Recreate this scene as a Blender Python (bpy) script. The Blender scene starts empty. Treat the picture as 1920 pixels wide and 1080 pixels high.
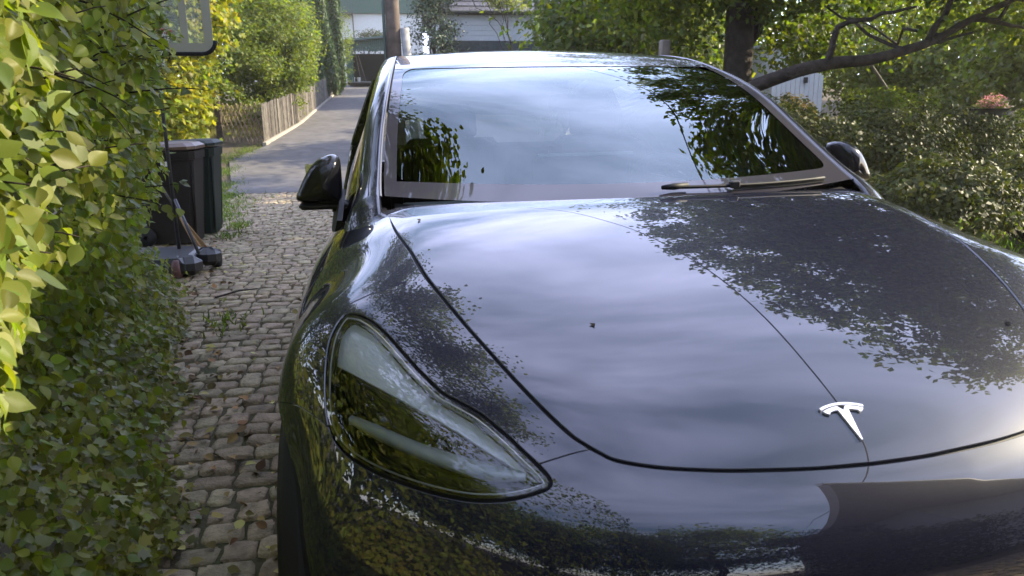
import bpy, math, random
import numpy as np
from mathutils import Vector, Matrix
from mathutils.geometry import delaunay_2d_cdt
rng = np.random.default_rng(7); random.seed(7)
scene = bpy.context.scene
COL = scene.collection
# ------------------------------------------------------------------ camera
def cam_axes(yaw, pitch, roll):
    f = np.array([math.sin(yaw)*math.cos(pitch), math.cos(yaw)*math.cos(pitch), -math.sin(pitch)])
    r = np.array([math.cos(yaw), -math.sin(yaw), 0.]); u = np.cross(r, f)
    return math.cos(roll)*r+math.sin(roll)*u, -math.sin(roll)*r+math.cos(roll)*u, f
CAM = np.array([-.7854, -.8516, 1.3333])
cr, cu, cf = cam_axes(.187, .2311, -.0167)
cd = bpy.data.cameras.new('camera'); cam = bpy.data.objects.new('camera', cd); COL.objects.link(cam)
cam.matrix_world = Matrix(((cr[0], cu[0], -cf[0], CAM[0]), (cr[1], cu[1], -cf[1], CAM[1]), (cr[2], cu[2], -cf[2], CAM[2]), (0, 0, 0, 1)))
cd.sensor_width = 36; cd.lens = 36*1404.25/1920; cd.clip_start = .02; cd.clip_end = 2000
cd.dof.use_dof = True; cd.dof.focus_distance = 3.0; cd.dof.aperture_fstop = 8.0
scene.camera = cam
# ------------------------------------------------------------------ light
SUN_AZ, SUN_EL = math.radians(88), math.radians(29)      # azimuth from +Y towards +X
world = bpy.data.worlds.new('World'); scene.world = world; world.use_nodes = True
nt = world.node_tree; nt.nodes.clear()
def N(nt, t, **k):
    n = nt.nodes.new(t)
    for a, v in k.items(): setattr(n, a, v)
    return n
out = N(nt, 'ShaderNodeOutputWorld'); bg = N(nt, 'ShaderNodeBackground'); bg.inputs[1].default_value = .15
sky = N(nt, 'ShaderNodeTexSky', sky_type='NISHITA', sun_disc=False, sun_elevation=SUN_EL, sun_rotation=SUN_AZ, air_density=1.0, dust_density=.6)
tc = N(nt, 'ShaderNodeTexCoord'); sep = N(nt, 'ShaderNodeSeparateXYZ')
nt.links.new(tc.outputs['Generated'], sep.inputs[0])
def M(op, a, b=None, nt=nt):
    n = N(nt, 'ShaderNodeMath', operation=op)
    for i, v in enumerate((a, b)):
        if v is None: continue
        if isinstance(v, (int, float)): n.inputs[i].default_value = v
        else: nt.links.new(v, n.inputs[i])
    return n.outputs[0]
zz = M('MAXIMUM', M('ADD', sep.outputs[2], .12), .05)
comb = N(nt, 'ShaderNodeCombineXYZ')
nt.links.new(M('DIVIDE', sep.outputs[0], zz), comb.inputs[0]); nt.links.new(M('DIVIDE', sep.outputs[1], zz), comb.inputs[1])
mp = N(nt, 'ShaderNodeMapping'); mp.inputs['Scale'].default_value = (.6, 1.0, 1); mp.inputs['Rotation'].default_value = (0, 0, .35)
nt.links.new(comb.outputs[0], mp.inputs[0])
no = N(nt, 'ShaderNodeTexNoise'); no.inputs['Scale'].default_value = 1.5; no.inputs['Detail'].default_value = 7; no.inputs['Roughness'].default_value = .56; no.inputs['Distortion'].default_value = .8
nt.links.new(mp.outputs[0], no.inputs['Vector'])
ramp = N(nt, 'ShaderNodeValToRGB'); ramp.color_ramp.elements[0].position = .36; ramp.color_ramp.elements[1].position = .72
ramp.color_ramp.elements[0].color = (.04, .04, .04, 1); ramp.color_ramp.elements[1].color = (.95, .95, .95, 1)
nt.links.new(no.outputs[0], ramp.inputs[0])
cl = N(nt, 'ShaderNodeMix', data_type='RGBA'); cl.inputs['B'].default_value = (9.4, 9.9, 15.0, 1)
south = N(nt, 'ShaderNodeMapRange'); south.inputs['From Min'].default_value = -.5; south.inputs['From Max'].default_value = .35; south.inputs['To Min'].default_value = .45; south.inputs['To Max'].default_value = 1
nt.links.new(sep.outputs[1], south.inputs[0]); nt.links.new(M('MULTIPLY', ramp.outputs[0], south.outputs[0]), cl.inputs['Factor']); nt.links.new(sky.outputs[0], cl.inputs['A'])
nt.links.new(cl.outputs['Result'], bg.inputs[0]); nt.links.new(bg.outputs[0], out.inputs[0])
sd = bpy.data.lights.new('sun', 'SUN'); sd.energy = 4.4; sd.angle = math.radians(.5); sd.color = (1, .87, .60)
sun = bpy.data.objects.new('sun', sd); COL.objects.link(sun)
sdir = Vector((math.sin(SUN_AZ)*math.cos(SUN_EL), math.cos(SUN_AZ)*math.cos(SUN_EL), math.sin(SUN_EL)))
sun.rotation_euler = sdir.to_track_quat('Z', 'Y').to_euler()
scene.view_settings.view_transform = 'Standard'; scene.view_settings.look = 'None'
scene.view_settings.exposure = 1.85; scene.view_settings.gamma = 1
# ------------------------------------------------------------------ materials
def mat(name, col, rough=.6, spec=.5, metal=0, coat=0, var=0, scale=8, bump=0, bscale=None, detail=4, coat_rough=.02, island=0, transl=0, tcol=None, col2=None):
    m = bpy.data.materials.new(name); m.use_nodes = True; t = m.node_tree; b = t.nodes['Principled BSDF']
    b.inputs['Base Color'].default_value = (*col, 1); b.inputs['Roughness'].default_value = rough
    b.inputs['Specular IOR Level'].default_value = spec; b.inputs['Metallic'].default_value = metal
    b.inputs['Coat Weight'].default_value = coat; b.inputs['Coat Roughness'].default_value = coat_rough
    src = None
    if var or col2:
        nz = N(t, 'ShaderNodeTexNoise'); nz.inputs['Scale'].default_value = scale; nz.inputs['Detail'].default_value = detail
        c = N(t, 'ShaderNodeTexCoord'); t.links.new(c.outputs['Object'], nz.inputs['Vector'])
        r = N(t, 'ShaderNodeValToRGB'); e = r.color_ramp.elements; e[0].position = .32; e[1].position = .68
        c2 = col2 if col2 else tuple(min(1, x*(1+var)) for x in col); c1 = col if col2 else tuple(x*(1-var) for x in col)
        e[0].color = (*c1, 1); e[1].color = (*c2, 1)
        t.links.new(nz.outputs[0], r.inputs[0]); src = r.outputs[0]
    if island:
        g = N(t, 'ShaderNodeNewGeometry'); h = N(t, 'ShaderNodeHueSaturation')
        if src: t.links.new(src, h.inputs['Color'])
        else: h.inputs['Color'].default_value = (*col, 1)
        mr = N(t, 'ShaderNodeMapRange'); mr.inputs['To Min'].default_value = 1-island; mr.inputs['To Max'].default_value = 1+island
        t.links.new(g.outputs['Random Per Island'], mr.inputs[0]); t.links.new(mr.outputs[0], h.inputs['Value'])
        mu = N(t, 'ShaderNodeMath', operation='MULTIPLY'); mu.inputs[1].default_value = 7.31; t.links.new(g.outputs['Random Per Island'], mu.inputs[0])
        fr = N(t, 'ShaderNodeMath', operation='FRACT'); t.links.new(mu.outputs[0], fr.inputs[0])
        m2 = N(t, 'ShaderNodeMapRange'); m2.inputs['To Min'].default_value = .5-.035*island*2; m2.inputs['To Max'].default_value = .5+.03*island*2
        t.links.new(fr.outputs[0], m2.inputs[0]); t.links.new(m2.outputs[0], h.inputs['Hue'])
        src = h.outputs[0]
    if src: t.links.new(src, b.inputs['Base Color'])
    if bump:
        nb = N(t, 'ShaderNodeTexNoise'); nb.inputs['Scale'].default_value = bscale or scale*4; nb.inputs['Detail'].default_value = 6
        c = N(t, 'ShaderNodeTexCoord'); t.links.new(c.outputs['Object'], nb.inputs['Vector'])
        bp = N(t, 'ShaderNodeBump'); bp.inputs['Strength'].default_value = bump; bp.inputs['Distance'].default_value = .02
        t.links.new(nb.outputs[0], bp.inputs['Height']); t.links.new(bp.outputs[0], b.inputs['Normal'])
    if transl:
        tr = N(t, 'ShaderNodeBsdfTranslucent'); mx = N(t, 'ShaderNodeMixShader'); mx.inputs[0].default_value = transl
        hs = N(t, 'ShaderNodeMix', data_type='RGBA', blend_type='MULTIPLY'); hs.inputs['Factor'].default_value = 1
        hs.inputs['B'].default_value = (*(tcol or (1.5, 1.9, .7)), 1)
        if src: t.links.new(src, hs.inputs['A'])
        else: hs.inputs['A'].default_value = (*col, 1)
        t.links.new(hs.outputs['Result'], tr.inputs[0])
        o = t.nodes['Material Output']; t.links.new(b.outputs[0], mx.inputs[1]); t.links.new(tr.outputs[0], mx.inputs[2]); t.links.new(mx.outputs[0], o.inputs[0])
    return m
def glass(name, tint, ior=1.5, rough=0.0, gcol=(1, 1, 1)):
    m = bpy.data.materials.new(name); m.use_nodes = True; t = m.node_tree; t.nodes.remove(t.nodes['Principled BSDF'])
    tr = N(t, 'ShaderNodeBsdfTransparent'); tr.inputs[0].default_value = (*tint, 1)
    gl = N(t, 'ShaderNodeBsdfGlossy'); gl.inputs['Roughness'].default_value = rough; gl.inputs['Color'].default_value = (*gcol, 1)
    fr = N(t, 'ShaderNodeFresnel'); fr.inputs['IOR'].default_value = ior
    mx = N(t, 'ShaderNodeMixShader'); t.links.new(fr.outputs[0], mx.inputs[0]); t.links.new(tr.outputs[0], mx.inputs[1]); t.links.new(gl.outputs[0], mx.inputs[2])
    t.links.new(mx.outputs[0], t.nodes['Material Output'].inputs[0]); return m
PAINT = mat('black_car_paint', (.0065, .0072, .0145), .35, .06, coat=1, coat_rough=.012)
_b = PAINT.node_tree.nodes['Principled BSDF']; _b.inputs['Coat IOR'].default_value = 1.64
RUBBER = mat('black_rubber', (.006, .006, .007), .6, .25)
BLACK = mat('black_plastic', (.012, .012, .013), .45, .4, var=.2)
GLOSSB = mat('gloss_black', (.006, .006, .007), .05, .5)
GLASS = glass('windscreen_glass', (.38, .45, .43), 1.8, 0, (.84, .96, .96))
SIDEGLASS = glass('side_glass', (.04, .045, .045))
LENS = glass('lamp_lens', (.80, .82, .82), 1.62)
FRIT = mat('black_frit', (.020, .018, .024), .4, .1, coat=1); FRIT.node_tree.nodes['Principled BSDF'].inputs['Coat IOR'].default_value = 1.5
ROOFG = mat('dark_roof_glass', (.010, .010, .013), .3, .1, coat=1); ROOFG.node_tree.nodes['Principled BSDF'].inputs['Coat IOR'].default_value = 1.65
MIRC = mat('mirror_cap', (.008, .008, .010), .12, .4)
CHROME = mat('brushed_chrome', (.80, .80, .82), .22, .5, metal=1)
SILVER = mat('satin_silver', (.62, .62, .66), .3, .5, metal=.6)
INTER = mat('dark_interior', (.008, .010, .010), .7, .3, var=.3)
TRIMW = mat('pale_trim', (.30, .30, .28), .5, .3)
TRAY = mat('lamp_sky_grey', (.62, .64, .62), .35, .5)
LIGHTG = mat('lamp_light_guide', (.46, .49, .47), .3, .5)
# ------------------------------------------------------------------ mesh helpers
def link(o, parent=None):
    COL.objects.link(o)
    if parent: o.parent = parent
    return o
def tag(o, label=None, cat=None, group=None, kind=None):
    if label: o['label'] = label
    if cat: o['category'] = cat
    if group: o['group'] = group
    if kind: o['kind'] = kind
    return o
def empty(name, loc, label, cat, group=None):
    o = bpy.data.objects.new(name, None); o.location = loc; o.empty_display_size = .1; link(o); return tag(o, label, cat, group)
def mk(name, V, F, m, parent=None, smooth=False, normals=None, local=True):
    """mesh object; V in world coordinates, converted to the parent's frame when it only has a location"""
    V = np.asarray(V, float)
    if parent is not None and local:
        off = np.zeros(3); p = parent
        while p is not None: off += np.array(p.location); p = p.parent
        V = V-off
    me = bpy.data.meshes.new(name)
    if isinstance(F, np.ndarray):
        k = F.shape[1]; me.vertices.add(len(V)); me.vertices.foreach_set('co', V.ravel())
        me.loops.add(F.size); me.loops.foreach_set('vertex_index', F.ravel().astype(np.int32))
        me.polygons.add(len(F)); me.polygons.foreach_set('loop_start', np.arange(0, F.size, k, dtype=np.int32)); me.update(calc_edges=True)
    else:
        me.from_pydata([tuple(v) for v in V], [], F); me.update()
    me.validate()
    if smooth: me.polygons.foreach_set('use_smooth', [True]*len(me.polygons))
    if normals is not None: me.normals_split_custom_set_from_vertices([tuple(n) for n in normals])
    me.materials.append(m)
    return link(bpy.data.objects.new(name, me), parent)
class MB:
    def __init__(s): s.V = []; s.F = []
    def add(s, V, F):
        o = len(s.V); s.V += [tuple(map(float, v)) for v in V]; s.F += [tuple(int(i)+o for i in f) for f in F]; return s
    def box(s, c, d, rz=0, rx=0, ry=0, taper=1, bev=.0):
        x, y, z = (q/2 for q in d); b = min(bev, x*.9, y*.9, z*.9)
        R = Matrix.Rotation(rz, 3, 'Z') @ Matrix.Rotation(ry, 3, 'Y') @ Matrix.Rotation(rx, 3, 'X')
        if b <= 0:
            P = [(sx*x*(taper if sz > 0 else 1), sy*y*(taper if sz > 0 else 1), sz*z) for sz in (-1, 1) for sx, sy in ((-1, -1), (1, -1), (1, 1), (-1, 1))]
            F = [(3, 2, 1, 0), (4, 5, 6, 7)]+[(i, (i+1) % 4, (i+1) % 4+4, i+4) for i in range(4)]
        else:
            P = []; 
            for zz, ins in ((-z, b), (-z+b, 0), (z-b, 0), (z, b)):
                k = taper if zz > 0 else 1
                for sx, sy in ((-1, -1), (1, -1), (1, 1), (-1, 1)):
                    X, Y = x*k-ins, y*k-ins
                    if sx*sy > 0: P += [(sx*(X), sy*(Y-b), zz), (sx*(X-b), sy*Y, zz)] if (sx, sy) != (-1, -1) else [(-X, -(Y-b), zz), (-(X-b), -Y, zz)]
                    else: P += [(sx*(X-b), sy*Y, zz), (sx*X, sy*(Y-b), zz)]
            F = [tuple(range(7, -1, -1)), tuple(range(24, 32))]
            for r in range(3): F += [(r*8+i, r*8+(i+1) % 8, r*8+8+(i+1) % 8, r*8+8+i) for i in range(8)]
        return s.add([tuple(R @ Vector(p)+Vector(c)) for p in P], F)
    def tube(s, pts, rad, n=8, caps=True):
        pts = [Vector(p) for p in pts]; m = len(pts); rad = [rad]*m if isinstance(rad, (int, float)) else rad
        V = []; up = Vector((0, 0, 1))
        for i, p in enumerate(pts):
            t = (pts[min(i+1, m-1)]-pts[max(i-1, 0)]).normalized()
            if i == 0: a = t.orthogonal().normalized()
            else: a = (a-t*a.dot(t)).normalized()
            b = t.cross(a)
            V += [tuple(p+(a*math.cos(q)+b*math.sin(q))*rad[i]) for q in np.linspace(0, 2*math.pi, n, endpoint=False)]
        F = [(i*n+j, i*n+(j+1) % n, (i+1)*n+(j+1) % n, (i+1)*n+j) for i in range(m-1) for j in range(n)]
        if caps: F += [tuple(range(n-1, -1, -1)), tuple(range((m-1)*n, m*n))]
        return s.add(V, F)
    def lathe(s, prof, c, axis='Z', n=24):
        V = []
        for r, h in prof:
            for q in np.linspace(0, 2*math.pi, n, endpoint=False):
                x, y = r*math.cos(q), r*math.sin(q)
                V.append(tuple(Vector(c)+Vector((x, y, h) if axis == 'Z' else ((h, x, y) if axis == 'X' else (x, h, y)))))
        m = len(prof)
        F = [(i*n+j, i*n+(j+1) % n, (i+1)*n+(j+1) % n, (i+1)*n+j) for i in range(m-1) for j in range(n)]
        F += [tuple(range(n)), tuple(range((m-1)*n, m*n))]
        return s.add(V, F)
    def poly(s, P2, plane, t):
        """extrude outline: plane maps (u,v,w)->xyz"""
        n = len(P2); V = [plane(u, v, 0) for u, v in P2]+[plane(u, v, t) for u, v in P2]
        return s.add(V, [tuple(range(n)), tuple(range(2*n-1, n-1, -1))]+[(i, (i+1) % n, (i+1) % n+n, i+n) for i in range(n)])
    def build(s, name, m, parent=None, smooth=False, local=True):
        return mk(name, s.V, s.F, m, parent, smooth, local=local)
def copy_tree(o, parent=None):
    c = o.copy(); COL.objects.link(c); c.parent = parent
    for ch in list(o.children): copy_tree(ch, c)
    return c
# ------------------------------------------------------------------ terrain profile along the drive
TY = [-80, 13, 15, 18, 25, 50, 55, 90, 200]; TZ = [0, 0, .10, .36, .95, 3.0, 3.4, 5, 9]
def zt(Y): return np.interp(Y, TY, TZ)
# ------------------------------------------------------------------ leaves
def unit(v): return v/np.maximum(np.linalg.norm(v, axis=-1, keepdims=True), 1e-9)
def ovate():
    V = [(0, 0, 0)]; F = []; prev = None
    for t, w in ((.12, .20), (.28, .345), (.46, .375), (.64, .31), (.82, .18)):
        z = -.11*t*t; k = len(V); V += [(-w, t, z+.07*w/.37), (-w*.5, t+.015, z+.015), (0, t+.03, z-.012), (w*.5, t+.015, z+.015), (w, t, z+.07*w/.37)]
        if prev is None: F += [(0, k+1, k), (0, k+2, k+1), (0, k+3, k+2), (0, k+4, k+3)]
        else: F += [(prev+q, prev+q+1, k+q+1, k+q) for q in range(4)]
        prev = k
    V.append((0, 1.06, -.16)); F += [(prev+q, prev+q+1, len(V)-1) for q in range(4)]
    return np.array(V, float), F
OVATE = ovate()
IVY = (np.array([(0, 0, 0), (-.42, .10, .04), (-.30, .38, .02), (-.52, .62, -.04), (-.16, .66, .03), (0, 1.0, -.10), (.16, .66, .03), (.52, .62, -.04), (.30, .38, .02), (.42, .10, .04), (0, .4, -.02)], float),
       [(0, 10, 2, 1), (10, 4, 3, 2), (10, 5, 4), (10, 6, 5), (10, 8, 7, 6), (0, 9, 8, 10)])
MAPLE = (np.array([(0, 0, 0), (-.45, .25, 0), (-.2, .42, .03), (-.38, .78, -.05), (-.08, .66, .03), (0, 1, -.08), (.08, .66, .03), (.38, .78, -.05), (.2, .42, .03), (.45, .25, 0)], float),
         [(0, 2, 1), (0, 8, 4, 2), (2, 4, 3), (8, 6, 4), (4, 6, 5), (8, 7, 6), (0, 9, 8)])
SMALL = (np.array([(0, 0, 0), (-.30, .45, .06), (0, 1, -.05), (.30, .45, .06)], float), [(0, 2, 1), (0, 3, 2)])
def tri(F):
    o = []
    for f in F:
        for i in range(1, len(f)-1): o.append((f[0], f[i], f[i+1]))
    return np.array(o)
def leaves(name, P, Nn, size, tmpl, m, parent=None, tilt=.55, droop=.5, axis=None, smooth=True, kind=None):
    n = len(P); T, Ft = tmpl; Ft = tri(Ft)
    Nn = unit(np.asarray(Nn)+rng.normal(0, tilt, (n, 3)))
    ax = rng.normal(0, 1, (n, 3)) if axis is None else np.asarray(axis)+rng.normal(0, .5, (n, 3))
    ax[:, 2] -= droop*1.5
    ax = unit(ax-Nn*(ax*Nn).sum(1, keepdims=True)); sx = np.cross(ax, Nn)
    size = np.broadcast_to(size, (n,))[:, None, None]
    curl = 1+rng.normal(0, .8, (n, 1, 1))
    V = P[:, None]+size*(T[None, :, 0:1]*sx[:, None]*(.85+.3*rng.random((n, 1, 1)))+T[None, :, 1:2]*ax[:, None]+T[None, :, 2:3]*curl*Nn[:, None])
    F = (np.arange(n)*len(T))[:, None, None]+Ft[None]
    o = mk(name, V.reshape(-1, 3), F.reshape(-1, 3), m, parent, smooth)
    if kind: o['kind'] = kind
    return o
def leafmat(name, col, island=.45, transl=.45, tcol=(1.8, 1.9, .45), col2=None, scale=.8, rough=.5, spec=.3):
    return mat(name, col, rough, spec, island=island, transl=transl, tcol=tcol, col2=col2, scale=scale)
HEDGE = leafmat('hedge_leaf', (.082, .105, .012), col2=(.135, .158, .017), scale=1.2)
IVYM = leafmat('ivy_leaf', (.105, .11, .018), transl=.4, col2=(.19, .185, .038), scale=2.5, rough=.42)
TREEL = leafmat('tree_leaf', (.042, .066, .013), transl=.5, tcol=(2.3, 2.3, .4), col2=(.075, .092, .015), scale=.6)
YELL = leafmat('yellow_leaf', (.27, .26, .015), col2=(.13, .17, .02), transl=.5, tcol=(1.4, 1.3, .4), scale=.9)
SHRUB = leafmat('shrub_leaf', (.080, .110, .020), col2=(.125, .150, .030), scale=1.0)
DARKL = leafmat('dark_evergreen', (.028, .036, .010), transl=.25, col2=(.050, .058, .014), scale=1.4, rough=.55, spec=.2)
CYPM = leafmat('cypress_leaf', (.026, .058, .016), transl=.15, col2=(.05, .085, .02), scale=1.1)
CONM = leafmat('conifer_leaf', (.03, .055, .038), transl=.15, col2=(.06, .08, .045), scale=.8)
BARK = mat('bark', (.030, .023, .018), .9, .2, var=.5, scale=9, bump=.8, bscale=30)
PINK = leafmat('pink_petal', (.50, .22, .25), col2=(.60, .38, .38), tcol=(1.3, .9, .9))
# ================================================================== THE CAR
def herm(x, xs, ys, ms):
    xs = np.asarray(xs, float); ys = np.asarray(ys, float); ms = np.asarray(ms, float)
    i = np.clip(np.searchsorted(xs, x)-1, 0, len(xs)-2); hh = xs[i+1]-xs[i]; t = (x-xs[i])/hh; tt = np.clip(t, 0, 1)
    v = ys[i]*(2*tt**3-3*tt**2+1)+hh*ms[i]*tt*(1-tt)**2+ys[i+1]*(3*tt**2-2*tt**3)+hh*ms[i+1]*tt**2*(tt-1)
    v = np.where(t < 0, ys[0]+ms[0]*(x-xs[0]), v); return np.where(t > 1, ys[-1]+ms[-1]*(x-xs[-1]), v)
def auto(xs, ys):
    xs = np.asarray(xs, float); ys = np.asarray(ys, float); d = np.diff(ys)/np.diff(xs); hh = np.diff(xs)
    m = np.empty(len(xs)); m[0] = d[0]; m[-1] = d[-1]; m[1:-1] = (d[:-1]*hh[1:]+d[1:]*hh[:-1])/(hh[1:]+hh[:-1]); return m
HY = [-.1, .24, 1.2, 1.7, 3.2, 4.6]; HZ = [.62, .822, 1.095, 1.115, 1.115, 1.05]; HM = [.72, .47, .12, .0, 0, -.1]
WY = [-.2, .2, .5, .85, 1.3, 2.2, 3.6, 4.2, 4.8]; WX = [.80, .90, .985, 1.055, 1.045, .985, .985, .95, .80]; WM = auto(WY, WX)
def hh_(X, Y):
    a = np.abs(X); t = np.clip((Y-.62)/.4, 0, 1); t = t*t*(3-2*t)
    return herm(Y, HY, HZ, HM)-.040*X*X-1.25*t*np.maximum(a-.66, 0)**2+.010*np.exp(-((a-.9)/.13)**2-((Y-.62)/.22)**2)
def ww(Y, z):
    q = np.clip((.78-z)/.25, 0, 1); q = q*q*(3-2*q)
    return herm(Y, WY, WX, WM)-.15*np.maximum(z-.62, 0)**2-.2*np.maximum(.45-z, 0)**2+.075*q*np.exp(-((Y-.40)/.15)**2)
def yf(X, z):
    a = np.abs(X); return .03+.16*a**2+.45*np.maximum(a-.35, 0)**2+.5*np.maximum(z-.62, 0)**2+.6*np.maximum(.48-z, 0)**2
def yr(X, z):
    a = np.abs(X); return 4.72-.12*a**2-.6*np.maximum(a-.5, 0)**2-.6*np.maximum(.5-z, 0)**2-.3*np.maximum(z-.7, 0)
def lse(a, b, k):
    m = np.maximum(a, b); return m+np.log(np.exp(k*(a-m))+np.exp(k*(b-m)))/k
def FF(P):
    X, Y, Z = P[..., 0], P[..., 1], P[..., 2]; e = 1e-3
    hx = (hh_(X+e, Y)-hh_(X-e, Y))/(2*e); hy = (hh_(X, Y+e)-hh_(X, Y-e))/(2*e)
    d1 = (Z-hh_(X, Y))/np.sqrt(1+hx*hx+hy*hy); d2 = np.abs(X)-ww(Y, Z)
    gy = (yf(X+e, Z)-yf(X-e, Z))/(2*e); d3 = (yf(X, Z)-Y)/np.sqrt(1+gy*gy); d4 = Y-yr(X, Z)
    s = lse(d2, lse(d3, d4, 12.), 7.)
    return lse(d1, s, np.minimum(11+10*np.exp(-(X/.5)**2), 20))
def GR(P, e=1e-3):
    g = np.stack([FF(P+np.eye(3)[i]*e)-FF(P-np.eye(3)[i]*e) for i in range(3)], -1); return unit(g)
OC = np.array([0, 1.3, .45])
def root(o, D, t1=6.):
    D = np.atleast_2d(D); a = np.full(len(D), .02); b = np.full(len(D), t1)
    for _ in range(46):
        m = (a+b)/2; i = FF(o+D*m[:, None]) < 0; a = np.where(i, m, a); b = np.where(i, b, m)
    return o+D*((a+b)/2)[:, None]
def to_ae(P):
    d = np.asarray(P)-OC; return np.stack([np.arctan2(np.abs(d[:, 0]), -d[:, 1]), np.arctan2(d[:, 2], np.hypot(d[:, 0], d[:, 1]))], 1)
def from_ae(A):
    a, e = A[:, 0], A[:, 1]; D = np.stack([-np.sin(a)*np.cos(e), -np.cos(a)*np.cos(e), np.sin(e)], 1)
    P = root(OC, D); P[np.abs(a) < 1e-6, 0] = 0; return P
def inpoly(Q, poly):
    x, y = Q[:, 0], Q[:, 1]; r = np.zeros(len(Q), bool); n = len(poly)
    for i in range(n):
        x1, y1 = poly[i]; x2, y2 = poly[(i+1) % n]
        if y1 == y2: continue
        c = (y1 > y) != (y2 > y); r ^= c & (x < (x2-x1)*(y-y1)/(y2-y1)+x1)
    return r
def catmull(P, k=6, closed=False):
    P = np.asarray(P, float); n = len(P); o = []
    rngi = range(n if closed else n-1)
    for i in rngi:
        p1, p2 = P[i], P[(i+1) % n]; p0 = P[i-1] if (closed or i > 0) else 2*p1-p2; p3 = P[(i+2) % n] if (closed or i < n-2) else 2*p2-p1
        for t in np.arange(k)/k:
            o.append(.5*((2*p1)+(-p0+p2)*t+(2*p0-5*p1+4*p2-p3)*t*t+(-p0+3*p1-3*p2+p3)*t**3))
    if not closed: o.append(P[-1])
    return np.array(o)
def smooth3(P, it=2, closed=False):
    P = np.array(P, float)
    for _ in range(it):
        if closed: P = P*.5+.25*(np.roll(P, 1, 0)+np.roll(P, -1, 0))
        else: P[1:-1] = P[1:-1]*.5+.25*(P[:-2]+P[2:])
    return P
def snap(P):            # back on to the skin
    return root(OC, unit(np.asarray(P)-OC))
HOODSEAM = [(-.741, 1.263, 1.086), (-.736, 1.171, 1.067), (-.720, 1.017, 1.040), (-.696, .891, 1.020), (-.678, .774, .992), (-.659, .696, .973), (-.616, .554, .931), (-.580, .459, .898), (-.546, .379, .866), (-.513, .312, .837), (-.481, .260, .812), (-.467, .244, .805), (-.453, .230, .798), (-.440, .219, .793), (-.428, .209, .788), (-.409, .200, .784), (-.385, .191, .781), (-.349, .180, .777), (-.303, .170, .774), (-.253, .161, .771), (-.197, .154, .769), (-.139, .148, .767), (-.085, .144, .766), (-.038, .143, .765), (0, .142, .765)]
REAR = [(-.741, 1.263), (-.68, 1.263), (-.626, 1.250), (-.480, 1.216), (-.333, 1.192), (-.184, 1.177), (-.061, 1.168), (0, 1.167)]
LAMP = [(-.841, .665, .937), (-.821, .651, .938), (-.804, .631, .935), (-.784, .601, .927), (-.763, .559, .914), (-.738, .507, .895), (-.715, .460, .877), (-.694, .422, .863), (-.678, .395, .852), (-.656, .372, .845), (-.629, .345, .836), (-.612, .325, .828), (-.596, .303, .818), (-.579, .280, .807), (-.564, .257, .795), (-.549, .237, .784), (-.537, .220, .774), (-.529, .205, .764), (-.532, .198, .756), (-.547, .198, .750), (-.567, .201, .744), (-.594, .207, .737), (-.622, .218, .732), (-.652, .234, .728), (-.684, .254, .727), (-.720, .282, .727), (-.745, .304, .728), (-.770, .328, .729), (-.805, .367, .731), (-.834, .404, .735), (-.855, .433, .740), (-.871, .462, .749), (-.882, .486, .763), (-.887, .506, .782), (-.889, .537, .817), (-.886, .575, .858), (-.880, .613, .891), (-.869, .639, .914), (-.854, .660, .930)]
BUMP1 = [(-.453, .230, .798), (-.482, .230, .794), (-.512, .230, .788), (-.550, .230, .779)]
BUMP2 = [(-.880, .484, .764), (-.901, .520, .770), (-.929, .572, .771), (-.960, .634, .763), (-1.0, .74, .73)]
car = empty('parked_car', (0, 2.3, 0), 'glossy black electric car parked nose to the viewer on the cobbled drive', 'car')
seam = smooth3(catmull(HOODSEAM, 4), 3); seam[-1] = HOODSEAM[-1]
lampc = smooth3(catmull(LAMP, 4, True), 3, True)
def hz(P): return np.abs(P)
def side_curve(pts, k=14):
    q = np.array(pts, float); q = np.stack([np.interp(np.linspace(0, 1, k*(len(q)-1)+1), np.linspace(0, 1, len(q)), q[:, i]) for i in (0, 1)], 1)
    o = np.stack([np.zeros(len(q)), q[:, 0], q[:, 1]], 1); return root(o, np.tile([-1., 0, 0], (len(q), 1)), 1.5)
doorA = side_curve([(1.52, .30), (1.55, .6), (1.60, .97)]); doorB = side_curve([(2.66, .30), (2.64, .97)]); doorC = side_curve([(3.45, .30), (3.42, .55), (3.74, .80), (3.80, .97)])
sill = side_curve([(1.26, .30), (3.45, .30)], 40)
WA = [(.845, .35), (3.735, .35)]; WR = .375
def arch(c):
    q = np.linspace(-.15, math.pi+.15, 40); return side_curve([(c[0]+WR*math.cos(t), c[1]+WR*math.sin(t)) for t in q], 1)
chains = []     # (points3d, halfwidth, closed)
chains.append((snap(seam), .0046, False)); chains.append((snap(lampc), .0044, True))
chains.append((snap(catmull(BUMP1, 5)), .0018, False)); chains.append((snap(catmull(BUMP2, 5)), .0016, False))
for q in (doorA, doorB, doorC): chains.append((q, .0025, False))
verts = []; edges = []; gaps = []
def addchain(A, closed=False):
    o = len(verts); verts.extend(map(tuple, A)); n = len(A)
    edges.extend([(o+i, o+(i+1) % n) for i in range(n if closed else n-1)])
for P, hw, closed in chains:
    n = GR(P); t = np.roll(P, -1, 0)-np.roll(P, 1, 0)
    if not closed: t[0] = P[1]-P[0]; t[-1] = P[-1]-P[-2]
    b = unit(np.cross(n, unit(t)))
    A = to_ae(snap(P+b*hw)); B_ = to_ae(snap(P-b*hw))
    if not closed and abs(P[-1, 0]) < 1e-6: A[-1, 0] = 0; B_[-1, 0] = 0
    addchain(A, closed); addchain(B_, closed); gaps.append((A, B_, closed))
TRAYC = catmull(np.array([(-.889, .59), (-.83, .515), (-.75, .425), (-.67, .34), (-.61, .275), (-.54, .205)]), 6)
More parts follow.
